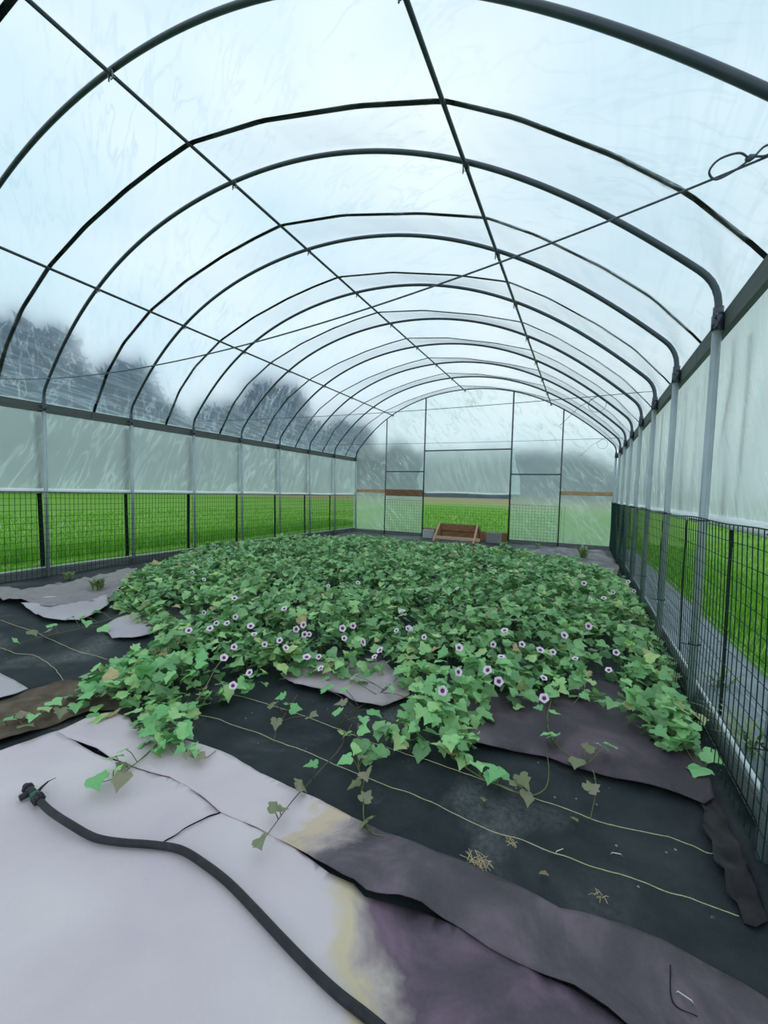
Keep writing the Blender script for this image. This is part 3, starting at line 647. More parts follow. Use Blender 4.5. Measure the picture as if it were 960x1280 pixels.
cable(0, 'slack steel cable with tied loops crossing overhead nearest the camera', 'big', 2.80, 2.69, 0.44)
cable(3, 'thin steel cable crossing the middle of the tunnel with a spare ring', 'ring', 2.76, 2.70, 0.06)
cable(6, 'thin steel cable crossing the tunnel nearest the far wall', 'small', 2.74, 2.66, 0.03)

# ------------------------------------------------------------------ mulch sheets
def P2(pts, z=0.02): return [tuple(px(u, v, z)[:2]) for u, v in pts]
lip = {}
MAT['mulch_a'] = mulch_mat('silver_mulch_strip', (0.72, 0.605, 0.625), (0.055, 0.042, 0.052), (0.62, 0.47, 0.34), -0.86, -0.4, 0.42, 1.35)
MAT['mulch_b'] = mulch_mat('silver_mulch_main', (0.72, 0.62, 0.635), (0.055, 0.036, 0.052), (0.66, 0.52, 0.36), -0.46, 0.9, 0.45, 1.0)
MAT['mulch_dark'] = mulch_mat('scorched_mulch', (0.30, 0.25, 0.28), (0.034, 0.022, 0.031), (0.22, 0.17, 0.19), -0.75, 0.2, 1.0, 3.0)
MAT['mulch_pink'] = mulch_mat('dusty_pink_mulch', (0.44, 0.37, 0.38), (0.12, 0.09, 0.10), (0.34, 0.27, 0.26), -0.95, 0.0, 0.5, 2.9)
MAT['mulch_old'] = mulch_mat('old_grey_mulch', (0.36, 0.32, 0.33), (0.08, 0.075, 0.08), (0.28, 0.25, 0.24), -5.2, 0.0, 6.0, 3.0)
MAT['mulch_black'] = simple('crumpled_black_mulch', (0.005, 0.005, 0.006), (0.028, 0.024, 0.028), 9, 0.5, 0, 0.5, 0.02, spec=0.25)
MAT['mulch_pale'] = mulch_mat('pale_old_mulch', (0.50, 0.45, 0.47), (0.13, 0.12, 0.125), (0.26, 0.22, 0.21), 50, 0.0, 0.5, 3.0)
EDGE = [(-160, 985), (-60, 958), (0, 940), (60, 916), (112, 897), (140, 892), (162, 900), (168, 912), (200, 920), (250, 931), (290, 946), (325, 966), (360, 982), (400, 1000), (440, 1024), (480, 1046), (520, 1058), (560, 1073), (610, 1093), (660, 1116), (700, 1136), (745, 1143), (775, 1152), (830, 1176), (880, 1202), (930, 1232), (960, 1252), (1010, 1290)]
CRK = [(71, 912), (85, 922), (121, 936), (137, 946), (167, 958), (183, 963), (212, 969), (233, 981), (250, 995), (275, 1015), (300, 1024), (333, 1037), (360, 1051), (385, 1065), (414, 1083), (443, 1100), (458, 1112), (497, 1121), (527, 1131), (568, 1158), (610, 1187), (645, 1203), (681, 1219), (718, 1233), (760, 1260), (840, 1320)]
GAP = {2: 8, 3: 5, 5: 2, 6: 1.5, 7: 1, 8: 1, 9: 1, 10: 1, 13: 3, 14: 6, 15: 2, 16: 6, 17: 7, 18: 5, 19: 1, 22: 1, 23: 3, 24: 3}
LIFT = {2: .012, 3: .010, 13: .02, 14: .03, 15: .018, 16: .035, 17: .045, 18: .04, 22: .008, 23: .02, 24: .02}
ms = empty('mulch_sheet', (*px(250, 1150)[:2], 0.0)); tag(ms, 'torn silver-white mulch sheet with purple-black scorch across the foreground', 'sheet')
edge_in = EDGE[4:]                                         # strip A starts at the top corner of the tear
crk_w = [px(u, v, 0.02) for u, v in CRK]
def strip_z(x, y):
    z = 0.026 + 0.016 * fbm(x, y, 1.6, 21) + 0.006 * fbm(x, y, 5, 22)
    for k, h in LIFT.items():
        d2 = (x - crk_w[k].x) ** 2 + (y - crk_w[k].y) ** 2; z += 0.4 * h * math.exp(-d2 / 0.004)
    return z
def main_z(x, y):
    z = 0.022 + 0.016 * fbm(x, y, 1.6, 21) + 0.005 * fbm(x, y, 5, 23)
    for k in (14, 16, 17, 18):
        d2 = (x - crk_w[k].x) ** 2 + (y - crk_w[k].y) ** 2; z -= 0.012 * math.exp(-d2 / 0.01)
    return max(z, 0.012)
A = P2(EDGE[4:] + list(reversed([(u, v + 2 + 110 * LIFT.get(i, 0)) for i, (u, v) in enumerate(CRK)])))
B = P2(EDGE[:4] + [(u - GAP.get(i, 0.6) * 0.3, v + GAP.get(i, 0.6)) for i, (u, v) in enumerate(CRK)]) + [(0.3, 0.0), (0.3, -0.8), (-2.6, -0.8), (-3.4, 0.6)]
pa = solid(link('torn_strip', sheet_mesh('torn_strip', A, strip_z, 0.035), MAT['mulch_a'], ms, True), 0.003)
pb = solid(link('main_panel', sheet_mesh('main_panel', B, main_z, 0.04), MAT['mulch_b'], ms, True), 0.003)
# right-hand rest of the dark sheet, below the strip
# the branching tear: a raised curl of film along it
def curl(pts, h):
    P = [px(u, v, 0.03) for u, v in pts]; P = [Vector((p.x, p.y, main_z(p.x, p.y) + 0.002)) for p in catmull(P, 4)]
    m = MB(); n = len(P)
    m.strip([p + Vector((0, 0, h * math.sin(math.pi * i / (n - 1)))) for i, p in enumerate(P)], (0.004, 0.006, 0.006), 0.002); m.build('tear_lip', MAT['strap'], ms)
curl([(275, 1015), (262, 1020), (250, 1027), (230, 1037), (218, 1045), (204, 1051)], 0.004)
# small tear in the dark corner on the right
q0 = [(838, 1205), (841, 1251), (872, 1270)]
P = [px(u, v, 0.03) for u, v in q0]; m = MB(); m.strip([Vector((p.x, p.y, strip_z(p.x, p.y) + 0.004)) for p in catmull(P, 6)], (0.003, 0.002, 0.001), 0.0015); m.build('tear_lip', MAT['strap'], ms)

def mulch(name, pts, mat, lab, base=0.02, amp=0.02, seed=0, freq=2.0, step=0.07, cat='sheet'):
    o = solid(link(name, sheet_mesh(name, P2(pts), lambda x, y: base + amp * (0.5 + fbm(x, y, freq, seed)) * 1.0 + amp * 0.3 * fbm(x, y, freq * 3, seed + 1), step), MAT[mat], smooth=True), 0.003)
    return tag(o, lab, cat)
mulch('mulch_scrap', [(-20, 748), (0, 741), (40, 737), (80, 733), (120, 722), (150, 715), (172, 712), (168, 728), (150, 738), (140, 750), (100, 756), (62, 762), (40, 757), (20, 756), (0, 753), (-20, 754)], 'mulch_old', 'crumpled grey mulch sheet along the foot of the left netting', 0.03, 0.055, 31, 5.0, 0.05)
mulch('mulch_scrap', [(26, 757), (60, 748), (96, 748), (133, 747), (136, 757), (122, 768), (104, 776), (80, 777), (54, 775), (40, 766)], 'mulch_pale', 'pale pinkish mulch scrap lying below the left netting', 0.03, 0.03, 33, 2.5, 0.05)
mulch('mulch_scrap', [(130, 786), (140, 778), (158, 771), (188, 767), (196, 780), (186, 795), (165, 799), (140, 798)], 'mulch_pale', 'pale mulch scrap at the left edge of the vine patch', 0.03, 0.02, 35, 2.5, 0.05)
mulch('mulch_scrap', [(-40, 832), (0, 842), (18, 851), (35, 862), (20, 868), (0, 873), (-40, 884)], 'mulch_pale', 'white corner of mulch sheet on black cloth at the left edge', 0.02, 0.008, 37, 2.5, 0.05)
mulch('soil_strip', [(-60, 900), (0, 874), (36, 863), (80, 853), (130, 850), (170, 866), (150, 884), (110, 890), (60, 908), (0, 928), (-60, 950)], 'soil', 'strip of bare brown soil and debris behind the white sheet', 0.014, 0.02, 39, 5.0, 0.04, 'soil')
mulch('mulch_scrap', [(352, 842), (385, 832), (430, 826), (480, 830), (510, 850), (512, 872), (478, 888), (450, 884), (430, 872), (400, 866), (368, 860)], 'mulch_pink', 'dusty pink mulch sheet showing through the front of the vines', 0.02, 0.04, 41, 2.2, 0.05)
mulch('mulch_scrap', [(560, 880), (610, 870), (680, 858), (740, 852), (800, 862), (850, 905), (880, 955), (893, 1000), (880, 1006), (850, 995), (815, 985), (770, 975), (720, 962), (680, 948), (630, 937), (590, 930)], 'mulch_dark', 'dark purple-black mulch sheet beside the right end of the vines', 0.016, 0.022, 43, 1.8, 0.05)
mulch('mulch_scrap', [(640, 690), (700, 687), (752, 690), (775, 712), (770, 722), (700, 706), (650, 700)], 'mulch_old', 'faded grey mulch sheet in the far right corner', 0.04, 0.05, 45, 2.0, 0.09)
mulch('mulch_scrap', [(868, 990), (888, 998), (903, 1012), (918, 1045), (935, 1082), (955, 1130), (960, 1150), (945, 1158), (930, 1150), (922, 1128), (908, 1115), (905, 1092), (892, 1078), (890, 1052), (878, 1036), (880, 1012)], 'mulch_black', 'crumpled black mulch edge under the right netting', 0.012, 0.026, 47, 8.0, 0.022)

# ------------------------------------------------------------------ hose
hz_ = lambda p: main_z(p.x, p.y) + 0.0185
hs = empty('irrigation_hose', (*px(60, 1010)[:2], 0)); tag(hs, 'black poly irrigation hose with a green-collared fitting on the white sheet', 'hose')
hp = [px(u, v, 0.04) for u, v in [(46, 998), (62, 1014), (90, 1034), (118, 1046), (150, 1052), (190, 1055), (225, 1063), (255, 1079), (285, 1101), (315, 1130), (345, 1162), (380, 1200), (420, 1242), (470, 1284), (540, 1345), (620, 1420)]]
hp = [Vector((p.x, p.y, hz_(p) + (0.012 if i < 3 else 0))) for i, p in enumerate(hp)]
HP = catmull(hp, 6)
MB().tube(HP, 0.0135, 12).build('pipe', MAT['hose'], hs, True)
d = (hp[0] - hp[1]).normalized(); s0 = hp[0]
def ringed(a, b, r, name, mat, n=10):
    return MB().tube([s0 + d * a, s0 + d * (a + 0.004), s0 + d * (b - 0.004), s0 + d * b], [r * 0.85, r, r, r * 0.85], n).build(name, mat, hs)
nutm = ringed(-0.035, 0.006, 0.021, 'nut', MAT['fitting'], 10)
for k in range(8):
    a = k * math.pi / 4; side = d.cross(Vector((0, 0, 1))).normalized(); upn = side.cross(d); c = s0 + d * -0.014 + (side * math.cos(a) + upn * math.sin(a)) * 0.021
    MB().beam(c - d * 0.014, c + d * 0.014, 0.005, 0.005).build('ridge', MAT['fitting'], nutm)
ringed(0.006, 0.03, 0.019, 'collar', MAT['greenplastic'], 12)
ringed(0.03, 0.085, 0.0165, 'valve_body', MAT['fitting'], 12)
ringed(0.085, 0.105, 0.022, 'nut', MAT['fitting'], 8); ringed(0.105, 0.125, 0.013, 'spigot', MAT['fitting'], 10)
side = d.cross(Vector((0, 0, 1))).normalized()
vb = s0 + d * 0.06
MB().tube([vb - side * 0.04 + Vector((0, 0, -0.006)), vb], 0.014, 8).build('valve_knob', MAT['fitting'], hs, True)
e1 = px(60, 977, 0.05); e2 = px(70, 972, 0.04)
hd = MB(); hd.tube([s0 + d * 0.02, Vector(e1) * 0.5 + (s0 + d * 0.02) * 0.5 + Vector((0, 0, 0.004)), Vector(e1)], [0.010, 0.006, 0.0035], 6); hd.build('lever', MAT['fitting'], hs, True)
MB().tube([Vector(e1), Vector(e2)], [0.0025, 0.0012], 5).build('lever_tip', MAT['fitting'], hs, True)

# ------------------------------------------------------------------ leaves
HALF = [(0.16, -0.13), (0.40, -0.10), (0.56, 0.10), (0.43, 0.27), (0.52, 0.44), (0.28, 0.58), (0.13, 0.82)]
def leaf_template(fold, droop, curl_, wavy, lob=1.0, fine=False):
    mid = [(0, 0.0), (0, 0.33), (0, 0.66), (0, 1.02)]
    V = []; 
    def z(x, y): return fold * abs(x) - droop * y * y - curl_ * x * x + wavy * math.sin(9 * y + 5 * x) * abs(x)
    for x, y in mid: V.append((x, y, z(x, y)))
    Fc = []
    for s in (1, -1):
        b = len(V)
        for i, (x, y) in enumerate(HALF):
            if lob != 1.0 and i in (3, 5): x *= lob
            V.append((s * x, y, z(s * x, y)))
        f = [(0, b, b + 1), (0, b + 1, b + 2), (0, b + 2, b + 3), (0, b + 3, 1), (1, b + 3, b + 4), (1, b + 4, b + 5), (1, b + 5, 2), (2, b + 5, b + 6), (2, b + 6, 3)]
        Fc += f if s > 0 else [(a, c_, b_) for a, b_, c_ in f]
    V = np.array(V, float); Fc = np.array(Fc)
    if fine:
        me = bpy.data.meshes.new('leaf'); me.from_pydata([tuple(v) for v in V], [], [tuple(f) for f in Fc]); bm = bmesh.new(); bm.from_mesh(me)
        bmesh.ops.recalc_face_normals(bm, faces=bm.faces[:]); bmesh.ops.subdivide_edges(bm, edges=bm.edges[:], cuts=1, smooth=0.25, use_grid_fill=True); bmesh.ops.triangulate(bm, faces=bm.faces[:]); bm.to_mesh(me); bm.free()
        me.polygons.foreach_set('use_smooth', [True] * len(me.polygons)); return me
    return V, Fc
TPL = [leaf_template(0.22, 0.14, 0.1, 0.10), leaf_template(0.05, 0.24, 0.3, 0.12, 1.1), leaf_template(0.34, 0.05, 0.0, 0.08, 0.85), leaf_template(-0.05, 0.35, 0.25, 0.14, 1.2)]
FINE = [leaf_template(0.20, 0.12, 0.1, 0.12, 1, True), leaf_template(0.05, 0.25, 0.3, 0.14, 1.1, True), leaf_template(0.32, 0.06, 0.0, 0.10, 0.85, True), leaf_template(0.02, 0.34, 0.2, 0.16, 1.2, True)]
FINE_Y = [f.copy() for f in FINE]; FINE_W = [f.copy() for f in FINE]
for f in FINE: f.materials.append(MAT['leaf_obj'])
for f in FINE_Y: f.materials.append(MAT['leaf_young'])
for f in FINE_W: f.materials.append(MAT['leaf_wilt'])
def inside(poly, x, y):
    c = False; j = len(poly) - 1
    for i in range(len(poly)):
        xi, yi = poly[i]; xj, yj = poly[j]
        if (yi > y) != (yj > y) and x < (xj - xi) * (y - yi) / (yj - yi) + xi: c = not c
        j = i
    return c
def edge_dist(poly, x, y):
    best = 9
    for (ax, ay), (bx, by) in zip(poly, poly[1:] + poly[:1]):
        dx, dy = bx - ax, by - ay; l = dx * dx + dy * dy; t = max(0, min(1, ((x - ax) * dx + (y - ay) * dy) / l)) if l else 0
        best = min(best, math.hypot(x - ax - t * dx, y - ay - t * dy))
    return best
PATCH_PX = [(443, 670), (400, 673), (330, 679), (262, 688), (205, 700), (160, 720), (140, 748), (150, 770), (182, 772), (196, 790), (182, 812), (140, 826), (108, 850), (92, 872), (120, 888), (160, 884), (172, 908), (180, 928), (214, 936), (232, 918), (232, 890), (262, 872), (300, 862), (345, 846), (380, 836), (420, 838), (450, 832), (492, 836), (515, 860), (505, 888), (470, 905), (440, 925), (470, 938), (510, 925), (545, 930), (575, 945), (595, 930), (590, 900), (620, 884), (668, 872), (700, 862), (742, 868), (780, 890), (815, 912), (850, 932), (882, 946), (874, 897), (848, 836), (820, 783), (792, 736), (766, 713), (715, 702), (650, 689), (600, 686), (560, 682), (500, 677)]
PATCH = [tuple(px(u, v, 0.10)[:2]) for u, v in PATCH_PX]
sp = empty('sweet_potato_patch', (-3.0, 6.5, 0.0)); tag(sp, 'dense bed of green sweet potato vines with pale pink flowers', 'plants')
xs_ = [p[0] for p in PATCH]; ys_ = [p[1] for p in PATCH]
def canopy(x, y, ed): return (0.09 + 0.21 * (1 - math.exp(-ed / 0.4))) * (1 - 0.35 * min(1, max(0, (y - 7.5) / 3.0))) * (1 + 0.5 * fbm(x, y, 1.0, 51, 3) + 0.42 * fbm(x, y, 3.2, 52, 2))
cand = []
area = (max(xs_) - min(xs_)) * (max(ys_) - min(ys_))
for _ in range(int(area * 700)):
    x = random.uniform(min(xs_), max(xs_)); y = random.uniform(min(ys_), max(ys_))
    if y > 7 and random.random() < 0.25: continue
    if not inside(PATCH, x, y): continue
    if random.random() > 0.72 + 1.5 * fbm(x, y, 3.0, 71, 2): continue
    ed = edge_dist(PATCH, x, y); h = canopy(x, y, ed)
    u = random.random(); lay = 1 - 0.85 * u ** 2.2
    if ed < 0.12 and random.random() < 0.25: continue
    cand.append((x, y, max(0.05, h * lay + random.uniform(-.02, .03)), lay, ed))
def leaf_rot(yaw, tilt, roll):
    return (Matrix.Rotation(yaw, 3, 'Z') @ Matrix.Rotation(tilt, 3, 'X') @ Matrix.Rotation(roll, 3, 'Y'))
scored = []
for i, c in enumerate(cand):
    u, v, dep = proj((c[0], c[1], c[2]))
    ok = dep > 0.3 and 0 <= u < 960 and 0 <= v < 1280 and c[3] > 0.9
    scored.append((dep if ok else 99 + i, i))
front = set(i for _, i in sorted(scored)[:300])
buckets = [[] for _ in TPL]
for i, (x, y, z, lay, ed) in enumerate(cand):
    s = random.uniform(0.058, 0.100) * (1.0 if random.random() > 0.12 else 0.6)
    R3 = leaf_rot(random.uniform(0, 6.283), random.gauss(-0.15, 0.42), random.gauss(0, 0.4))
    if i in front:
        young = ed < 0.35 and x < -1.2
        o = bpy.data.objects.new('leaf', random.choice(FINE_Y if young else FINE)); COL.objects.link(o)
        mw = (R3.to_4x4()); mw = Matrix.Translation((x, y, z)) @ mw @ Matrix.Diagonal((s, s, s, 1)); o.parent = sp; o.matrix_parent_inverse = sp.matrix_basis.inverted(); o.matrix_basis = mw
    else:
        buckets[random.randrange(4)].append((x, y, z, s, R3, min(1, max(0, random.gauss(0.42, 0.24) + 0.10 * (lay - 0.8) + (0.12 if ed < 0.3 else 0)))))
VV = []; FF = []; RR = []; nb = 0
for (T, Fc), bk in zip(TPL, buckets):
    if not bk: continue
    Rm = np.array([[list(r) for r in b[4]] for b in bk]); S_ = np.array([b[3] for b in bk]); Pp = np.array([b[:3] for b in bk])
    W_ = np.einsum('nij,kj->nki', Rm, T) * S_[:, None, None] + Pp[:, None, :]
    n = len(bk); k = len(T); VV.append(W_.reshape(-1, 3)); FF.append((Fc[None] + (np.arange(n) * k)[:, None, None] + nb).reshape(-1, 3)); RR.append(np.repeat([b[5] for b in bk], k)); nb += n * k
tag(link('foliage', np_mesh('foliage', np.concatenate(VV), np.concatenate(FF), np.concatenate(RR)), MAT['leaf'], sp, True), 'thousands of overlapping lobed green leaves', kind='stuff')
# petioles under the canopy, and runners
m = MB()
for c in random.sample(cand, 2600):
    if c[1] > 6: continue
    x, y, z = c[:3]; m.tube([(x + random.uniform(-.07, .07), y + random.uniform(-.07, .07), 0.02), (x, y, z)], 0.0022, 3, False)
tag(m.build('petioles', MAT['stem'], sp), 'thin upright leaf stalks', kind='stuff')
for k in range(26):
    c = random.choice(cand); a = random.uniform(0, 6.28); P = []
    for j in range(9):
        t = j * 0.14; P.append((c[0] + math.cos(a + 0.15 * j) * t, c[1] + math.sin(a + 0.15 * j) * t, 0.0))
    P = [(x, y, canopy(x, y, edge_dist(PATCH, x, y)) * 0.93 + 0.02) for x, y, _ in P if inside(PATCH, x, y)]
    if len(P) > 3: MB().tube(catmull(P, 3), 0.0045, 5).build('runner_stem', MAT['stem'], sp, True)
# flowers
FL = [(200 + a / 3, 650 + b / 3) for a, b in [(110, 420), (190, 412), (210, 388), (280, 365), (340, 405), (280, 300), (158, 350), (470, 340), (510, 410), (545, 430), (557, 432), (545, 395), (390, 470), (467, 487), (450, 455), (550, 525), (598, 517), (340, 577), (272, 627), (238, 523), (278, 480), (683, 408), (690, 447), (722, 397), (750, 462), (890, 420), (932, 412), (907, 350), (810, 522), (833, 497), (610, 565), (740, 240), (630, 250), (180, 150), (270, 132), (160, 228), (120, 200), (945, 205), (355, 438), (255, 392)]]
FL += [(500 + a / 3, 650 + b / 3) for a, b in [(212, 572), (218, 485), (345, 468), (380, 525), (455, 470), (395, 425), (523, 497), (570, 500), (612, 437), (660, 530), (535, 602), (543, 675), (372, 607), (785, 570), (810, 500), (700, 400), (30, 412), (10, 352), (90, 443), (218, 262), (800, 272), (875, 268), (690, 240), (708, 300), (765, 300), (672, 212), (155, 640), (855, 235), (335, 570)]]
def flower_meshes():
    prof = [(0.004, 0.0), (0.007, 0.012), (0.011, 0.026), (0.020, 0.036), (0.031, 0.039), (0.034, 0.036)]
    V = []; F = []; n = 15
    for r, z in prof:
        for j in range(n):
            a = 2 * math.pi * j / n; rr = r * (1 + (0.10 * math.cos(5 * a) if r > 0.025 else 0)); V.append((rr * math.cos(a), rr * math.sin(a), z))
    for i in range(len(prof) - 1):
        for j in range(n): F.append((i * n + j, i * n + (j + 1) % n, (i + 1) * n + (j + 1) % n, (i + 1) * n + j))
    me = bpy.data.meshes.new('flower'); me.from_pydata(V, [], F); me.materials.append(MAT['petal']); me.polygons.foreach_set('use_smooth', [True] * len(F))
    V = [(0, 0, 0.022)]; F = []
    for j in range(10): a = 2 * math.pi * j / 10; V.append((0.0145 * math.cos(a), 0.0145 * math.sin(a), 0.0325))
    for j in range(10): F.append((0, 1 + j, 1 + (j + 1) % 10))
    m2 = bpy.data.meshes.new('throat'); m2.from_pydata(V, [], F); m2.materials.append(MAT['throat']); return me, m2
FM, TM = flower_meshes()
for u, v in FL:
    z = 0.30
    for _ in range(8):
        p = px(u, v, z); ed = edge_dist(PATCH, p.x, p.y) if inside(PATCH, p.x, p.y) else 0.0; z = 0.5 * z + 0.5 * min(0.5, canopy(p.x, p.y, ed) + 0.05)
    p = px(u, v, z)
    o = bpy.data.objects.new('flower', FM); COL.objects.link(o); o.parent = sp; o.matrix_parent_inverse = sp.matrix_basis.inverted()
    to = (CAM - p).normalized(); di = (to * 0.55 + Vector((random.uniform(-.45, .45), random.uniform(-.45, .45), random.uniform(0.1, .7)))).normalized()
    s = random.uniform(0.62, 0.95); o.matrix_basis = Matrix.Translation(p) @ di.to_track_quat('Z', 'Y').to_matrix().to_4x4() @ Matrix.Diagonal((s, s, s, 1))
    t = bpy.data.objects.new('throat', TM); COL.objects.link(t); t.parent = o
# trailing vines in front: each a plant of its own
def vine(lab, path, leaves, mat='stem', wilt=(), zs=0.035, size=0.10, r=0.004):
    P = [px(u, v, zs) for u, v in path]; root = empty('trailing_vine', (P[0].x, P[0].y, 0)); tag(root, lab, 'vine', 'vines trailing out of the bed')
    P = catmull([Vector((p.x, p.y, zs + 0.012 * fbm(p.x, p.y, 6, 61))) for p in P], 6)
    MB().tube(P, [r * (1 - 0.6 * i / len(P)) for i in range(len(P))], 6).build('stem', MAT[mat], root, True)
    for i, (u, v) in enumerate(leaves):
        h = random.uniform(0.05, 0.11); p = px(u, v, h); s = size * random.uniform(0.62, 0.95)
        near = min(P, key=lambda q: (q.x - p.x) ** 2 + (q.y - p.y) ** 2)
        dirv = Vector((p.x - near.x, p.y - near.y, 0)); yaw = math.atan2(-dirv.x, dirv.y) if dirv.length > 0.02 else random.uniform(0, 6.28)
        R3 = leaf_rot(yaw + random.gauss(0, 0.4), random.gauss(-0.1, 0.25), random.gauss(0, 0.25))
        base = p - R3 @ Vector((0, 0.45 * s, 0))
        MB().tube(catmull([near, (near + base) / 2 + Vector((0, 0, 0.012)), base], 4), 0.0022, 5).build('leaf_stalk', MAT[mat], root, True)
        o = bpy.data.objects.new('leaf', random.choice(FINE_W if i in wilt else FINE_Y)); COL.objects.link(o); o.parent = root; o.matrix_parent_inverse = root.matrix_basis.inverted()
        o.matrix_basis = Matrix.Translation(base) @ R3.to_4x4() @ Matrix.Diagonal((s, s, s, 1))
vine('bright green leafy vine reaching over the white sheet, tip pointing left', [(214, 905), (204, 922), (188, 938), (168, 958), (145, 972), (122, 979)], [(195, 912), (206, 928), (222, 928), (150, 938), (142, 945), (152, 955), (146, 962), (150, 975), (124, 970), (120, 977), (182, 900), (168, 890)], wilt=(5, 7), size=0.085)
vine('short green vine tip curling right at the white sheet edge', [(212, 915), (228, 934), (242, 947), (258, 947), (270, 938)], [(224, 938), (234, 944), (246, 942), (238, 932), (252, 946), (215, 925), (200, 905), (230, 915)], wilt=(1, 4), size=0.075)
vine('long thin brown vine lying across the white sheet crack', [(440, 905), (425, 935), (405, 958), (390, 975), (368, 998), (348, 1025), (324, 1058)], [(388, 957), (432, 918), (420, 890), (378, 981), (345, 1008), (354, 1012), (325, 1054)], 'stem_dark', wilt=(3, 4, 5, 6), size=0.085)
vine('thin yellowing vine dropping to the tip of the scorched stain', [(448, 905), (447, 940), (450, 970), (454, 1000), (455, 1025), (464, 1042), (482, 1047)], [(432, 917), (455, 912), (430, 948), (453, 945), (458, 970), (442, 981), (459, 995), (456, 1024)], wilt=(3, 4, 5, 6, 7), size=0.08)
vine('bright green leafy vine looping out over the black cloth', [(548, 912), (556, 932), (570, 950), (600, 970), (632, 985), (662, 995), (682, 984), (686, 962), (682, 935)], [(560, 918), (548, 932), (572, 930), (585, 942), (578, 950), (598, 958), (606, 952), (618, 968), (626, 962), (644, 976), (655, 978), (660, 997), (612, 972), (590, 930)], wilt=(9, 10, 11), size=0.095)
vine('slender vine hanging over the dark purple sheet', [(690, 870), (684, 900), (692, 925), (712, 945), (738, 958), (745, 985), (738, 1022)], [(672, 885), (695, 892), (684, 915), (690, 920), (738, 935), (755, 932), (742, 985), (720, 952), (765, 930)], wilt=(4, 6, 7), size=0.085)
vine('sparse vine straggling left over the bare soil strip', [(150, 850), (118, 868), (85, 880), (50, 892), (15, 905), (-20, 915)], [(128, 868), (105, 872), (88, 868), (70, 878), (75, 892), (40, 898), (28, 892), (12, 900), (35, 905), (58, 885), (95, 885)], 'stem_dark', wilt=(4, 6, 8), size=0.09)
vine('sparse vine straggling left across the black cloth', [(160, 768), (128, 776), (95, 786), (62, 794), (30, 802), (4, 815)], [(120, 765), (100, 770), (86, 772), (108, 780), (64, 780), (58, 790), (42, 790), (130, 785), (22, 800)], wilt=(5, 6), size=0.11)
vine('few drooping wilted leaves at the front edge above the black cloth', [(372, 868), (358, 890), (346, 912), (342, 928)], [(350, 872), (362, 880), (345, 905), (338, 880), (370, 885), (392, 895)], 'stem_dark', wilt=(2, 3, 5), size=0.08)
vine('large single leaves beside the foot of the right netting', [(840, 905), (850, 925), (862, 945), (874, 962)], [(846, 905), (826, 902), (858, 925), (872, 962), (838, 922)], size=0.13)
vine('small bright vines over the dusty pink sheet', [(500, 845), (480, 862), (455, 880), (438, 890), (425, 905)], [(415, 838), (440, 845), (428, 862), (452, 850), (408, 858), (455, 902), (425, 880), (488, 862), (505, 850), (518, 872), (470, 890)], 'stem_dark', wilt=(6,), size=0.10)

# ------------------------------------------------------------------ litter on the cloth
def straw_clump(u, v, n, spread, lab):
    root = empty('straw_clump', px(u, v, 0.0)); tag(root, lab, 'straw', 'dry litter on the cloth'); c = px(u, v, 0.02)
    m = MB()
    for k in range(n):
        a = random.uniform(0, 6.28); l = random.uniform(.4, 1) * spread; p = c + Vector((random.gauss(0, spread * .35), random.gauss(0, spread * .25), random.uniform(0, .012)))
        dv = Vector((math.cos(a), math.sin(a), random.uniform(-.1, .25))) * l * .5; m.tube([p - dv, p + Vector((0, 0, .004)), p + dv], 0.0014, 4)
    m.build('stalks', MAT['straw'], root)
straw_clump(598, 1080, 42, 0.06, 'tangle of dry straw lying on the black cloth')
straw_clump(640, 1055, 12, 0.035, 'small scatter of dry bits beside the yellow thread')
straw_clump(748, 1122, 10, 0.03, 'pale dry tuft on the black cloth near the dark sheet')
for u, v, a, lab in ((771, 1060, 0.2, 'bright bent wire staple on the black cloth between threads'), (856, 1246, -0.3, 'bright wire staple in the dark mulch sheet corner'), (700, 1056, 0.8, 'tiny pale twig scrap on the black cloth')):
    c = px(u, v, 0.03); z = (strip_z(c.x, c.y) if v > 1200 else floor_z(c.x, c.y)) + 0.006; dv = Vector((math.cos(a), math.sin(a), 0)) * 0.022
    tag(MB().tube([c.xy.to_3d() + Vector((0, 0, z - .01)) - dv, c.xy.to_3d() + Vector((0, 0, z + .002)) - dv * .7, c.xy.to_3d() + Vector((0, 0, z + .003)) + dv * .7, c.xy.to_3d() + Vector((0, 0, z - .006)) + dv], 0.0018, 5).build('wire_staple', MAT['staple'], None, True), lab, 'staple')
for u, v, lab in ((722, 1024, 'curled dry leaf scrap near the slender vine tip'), (683, 1090, 'tiny curled dry leaf scrap below the lower thread'), (60, 868, 'pale dry leaf on the bare soil'), (607, 1000, 'brown leaf scrap between the yellow threads')):
    c = px(u, v, 0.02); 
    me = FINE[1].copy(); me.materials.clear(); me.materials.append(MAT['brown_leaf'])
    o = bpy.data.objects.new('dry_leaf', me); COL.objects.link(o); o.matrix_basis = Matrix.Translation((c.x, c.y, floor_z(c.x, c.y) + 0.02)) @ leaf_rot(random.uniform(0, 6), 0.2, 0.3).to_4x4() @ Matrix.Diagonal((.03, .03, .03, 1)); tag(o, lab, 'leaf')

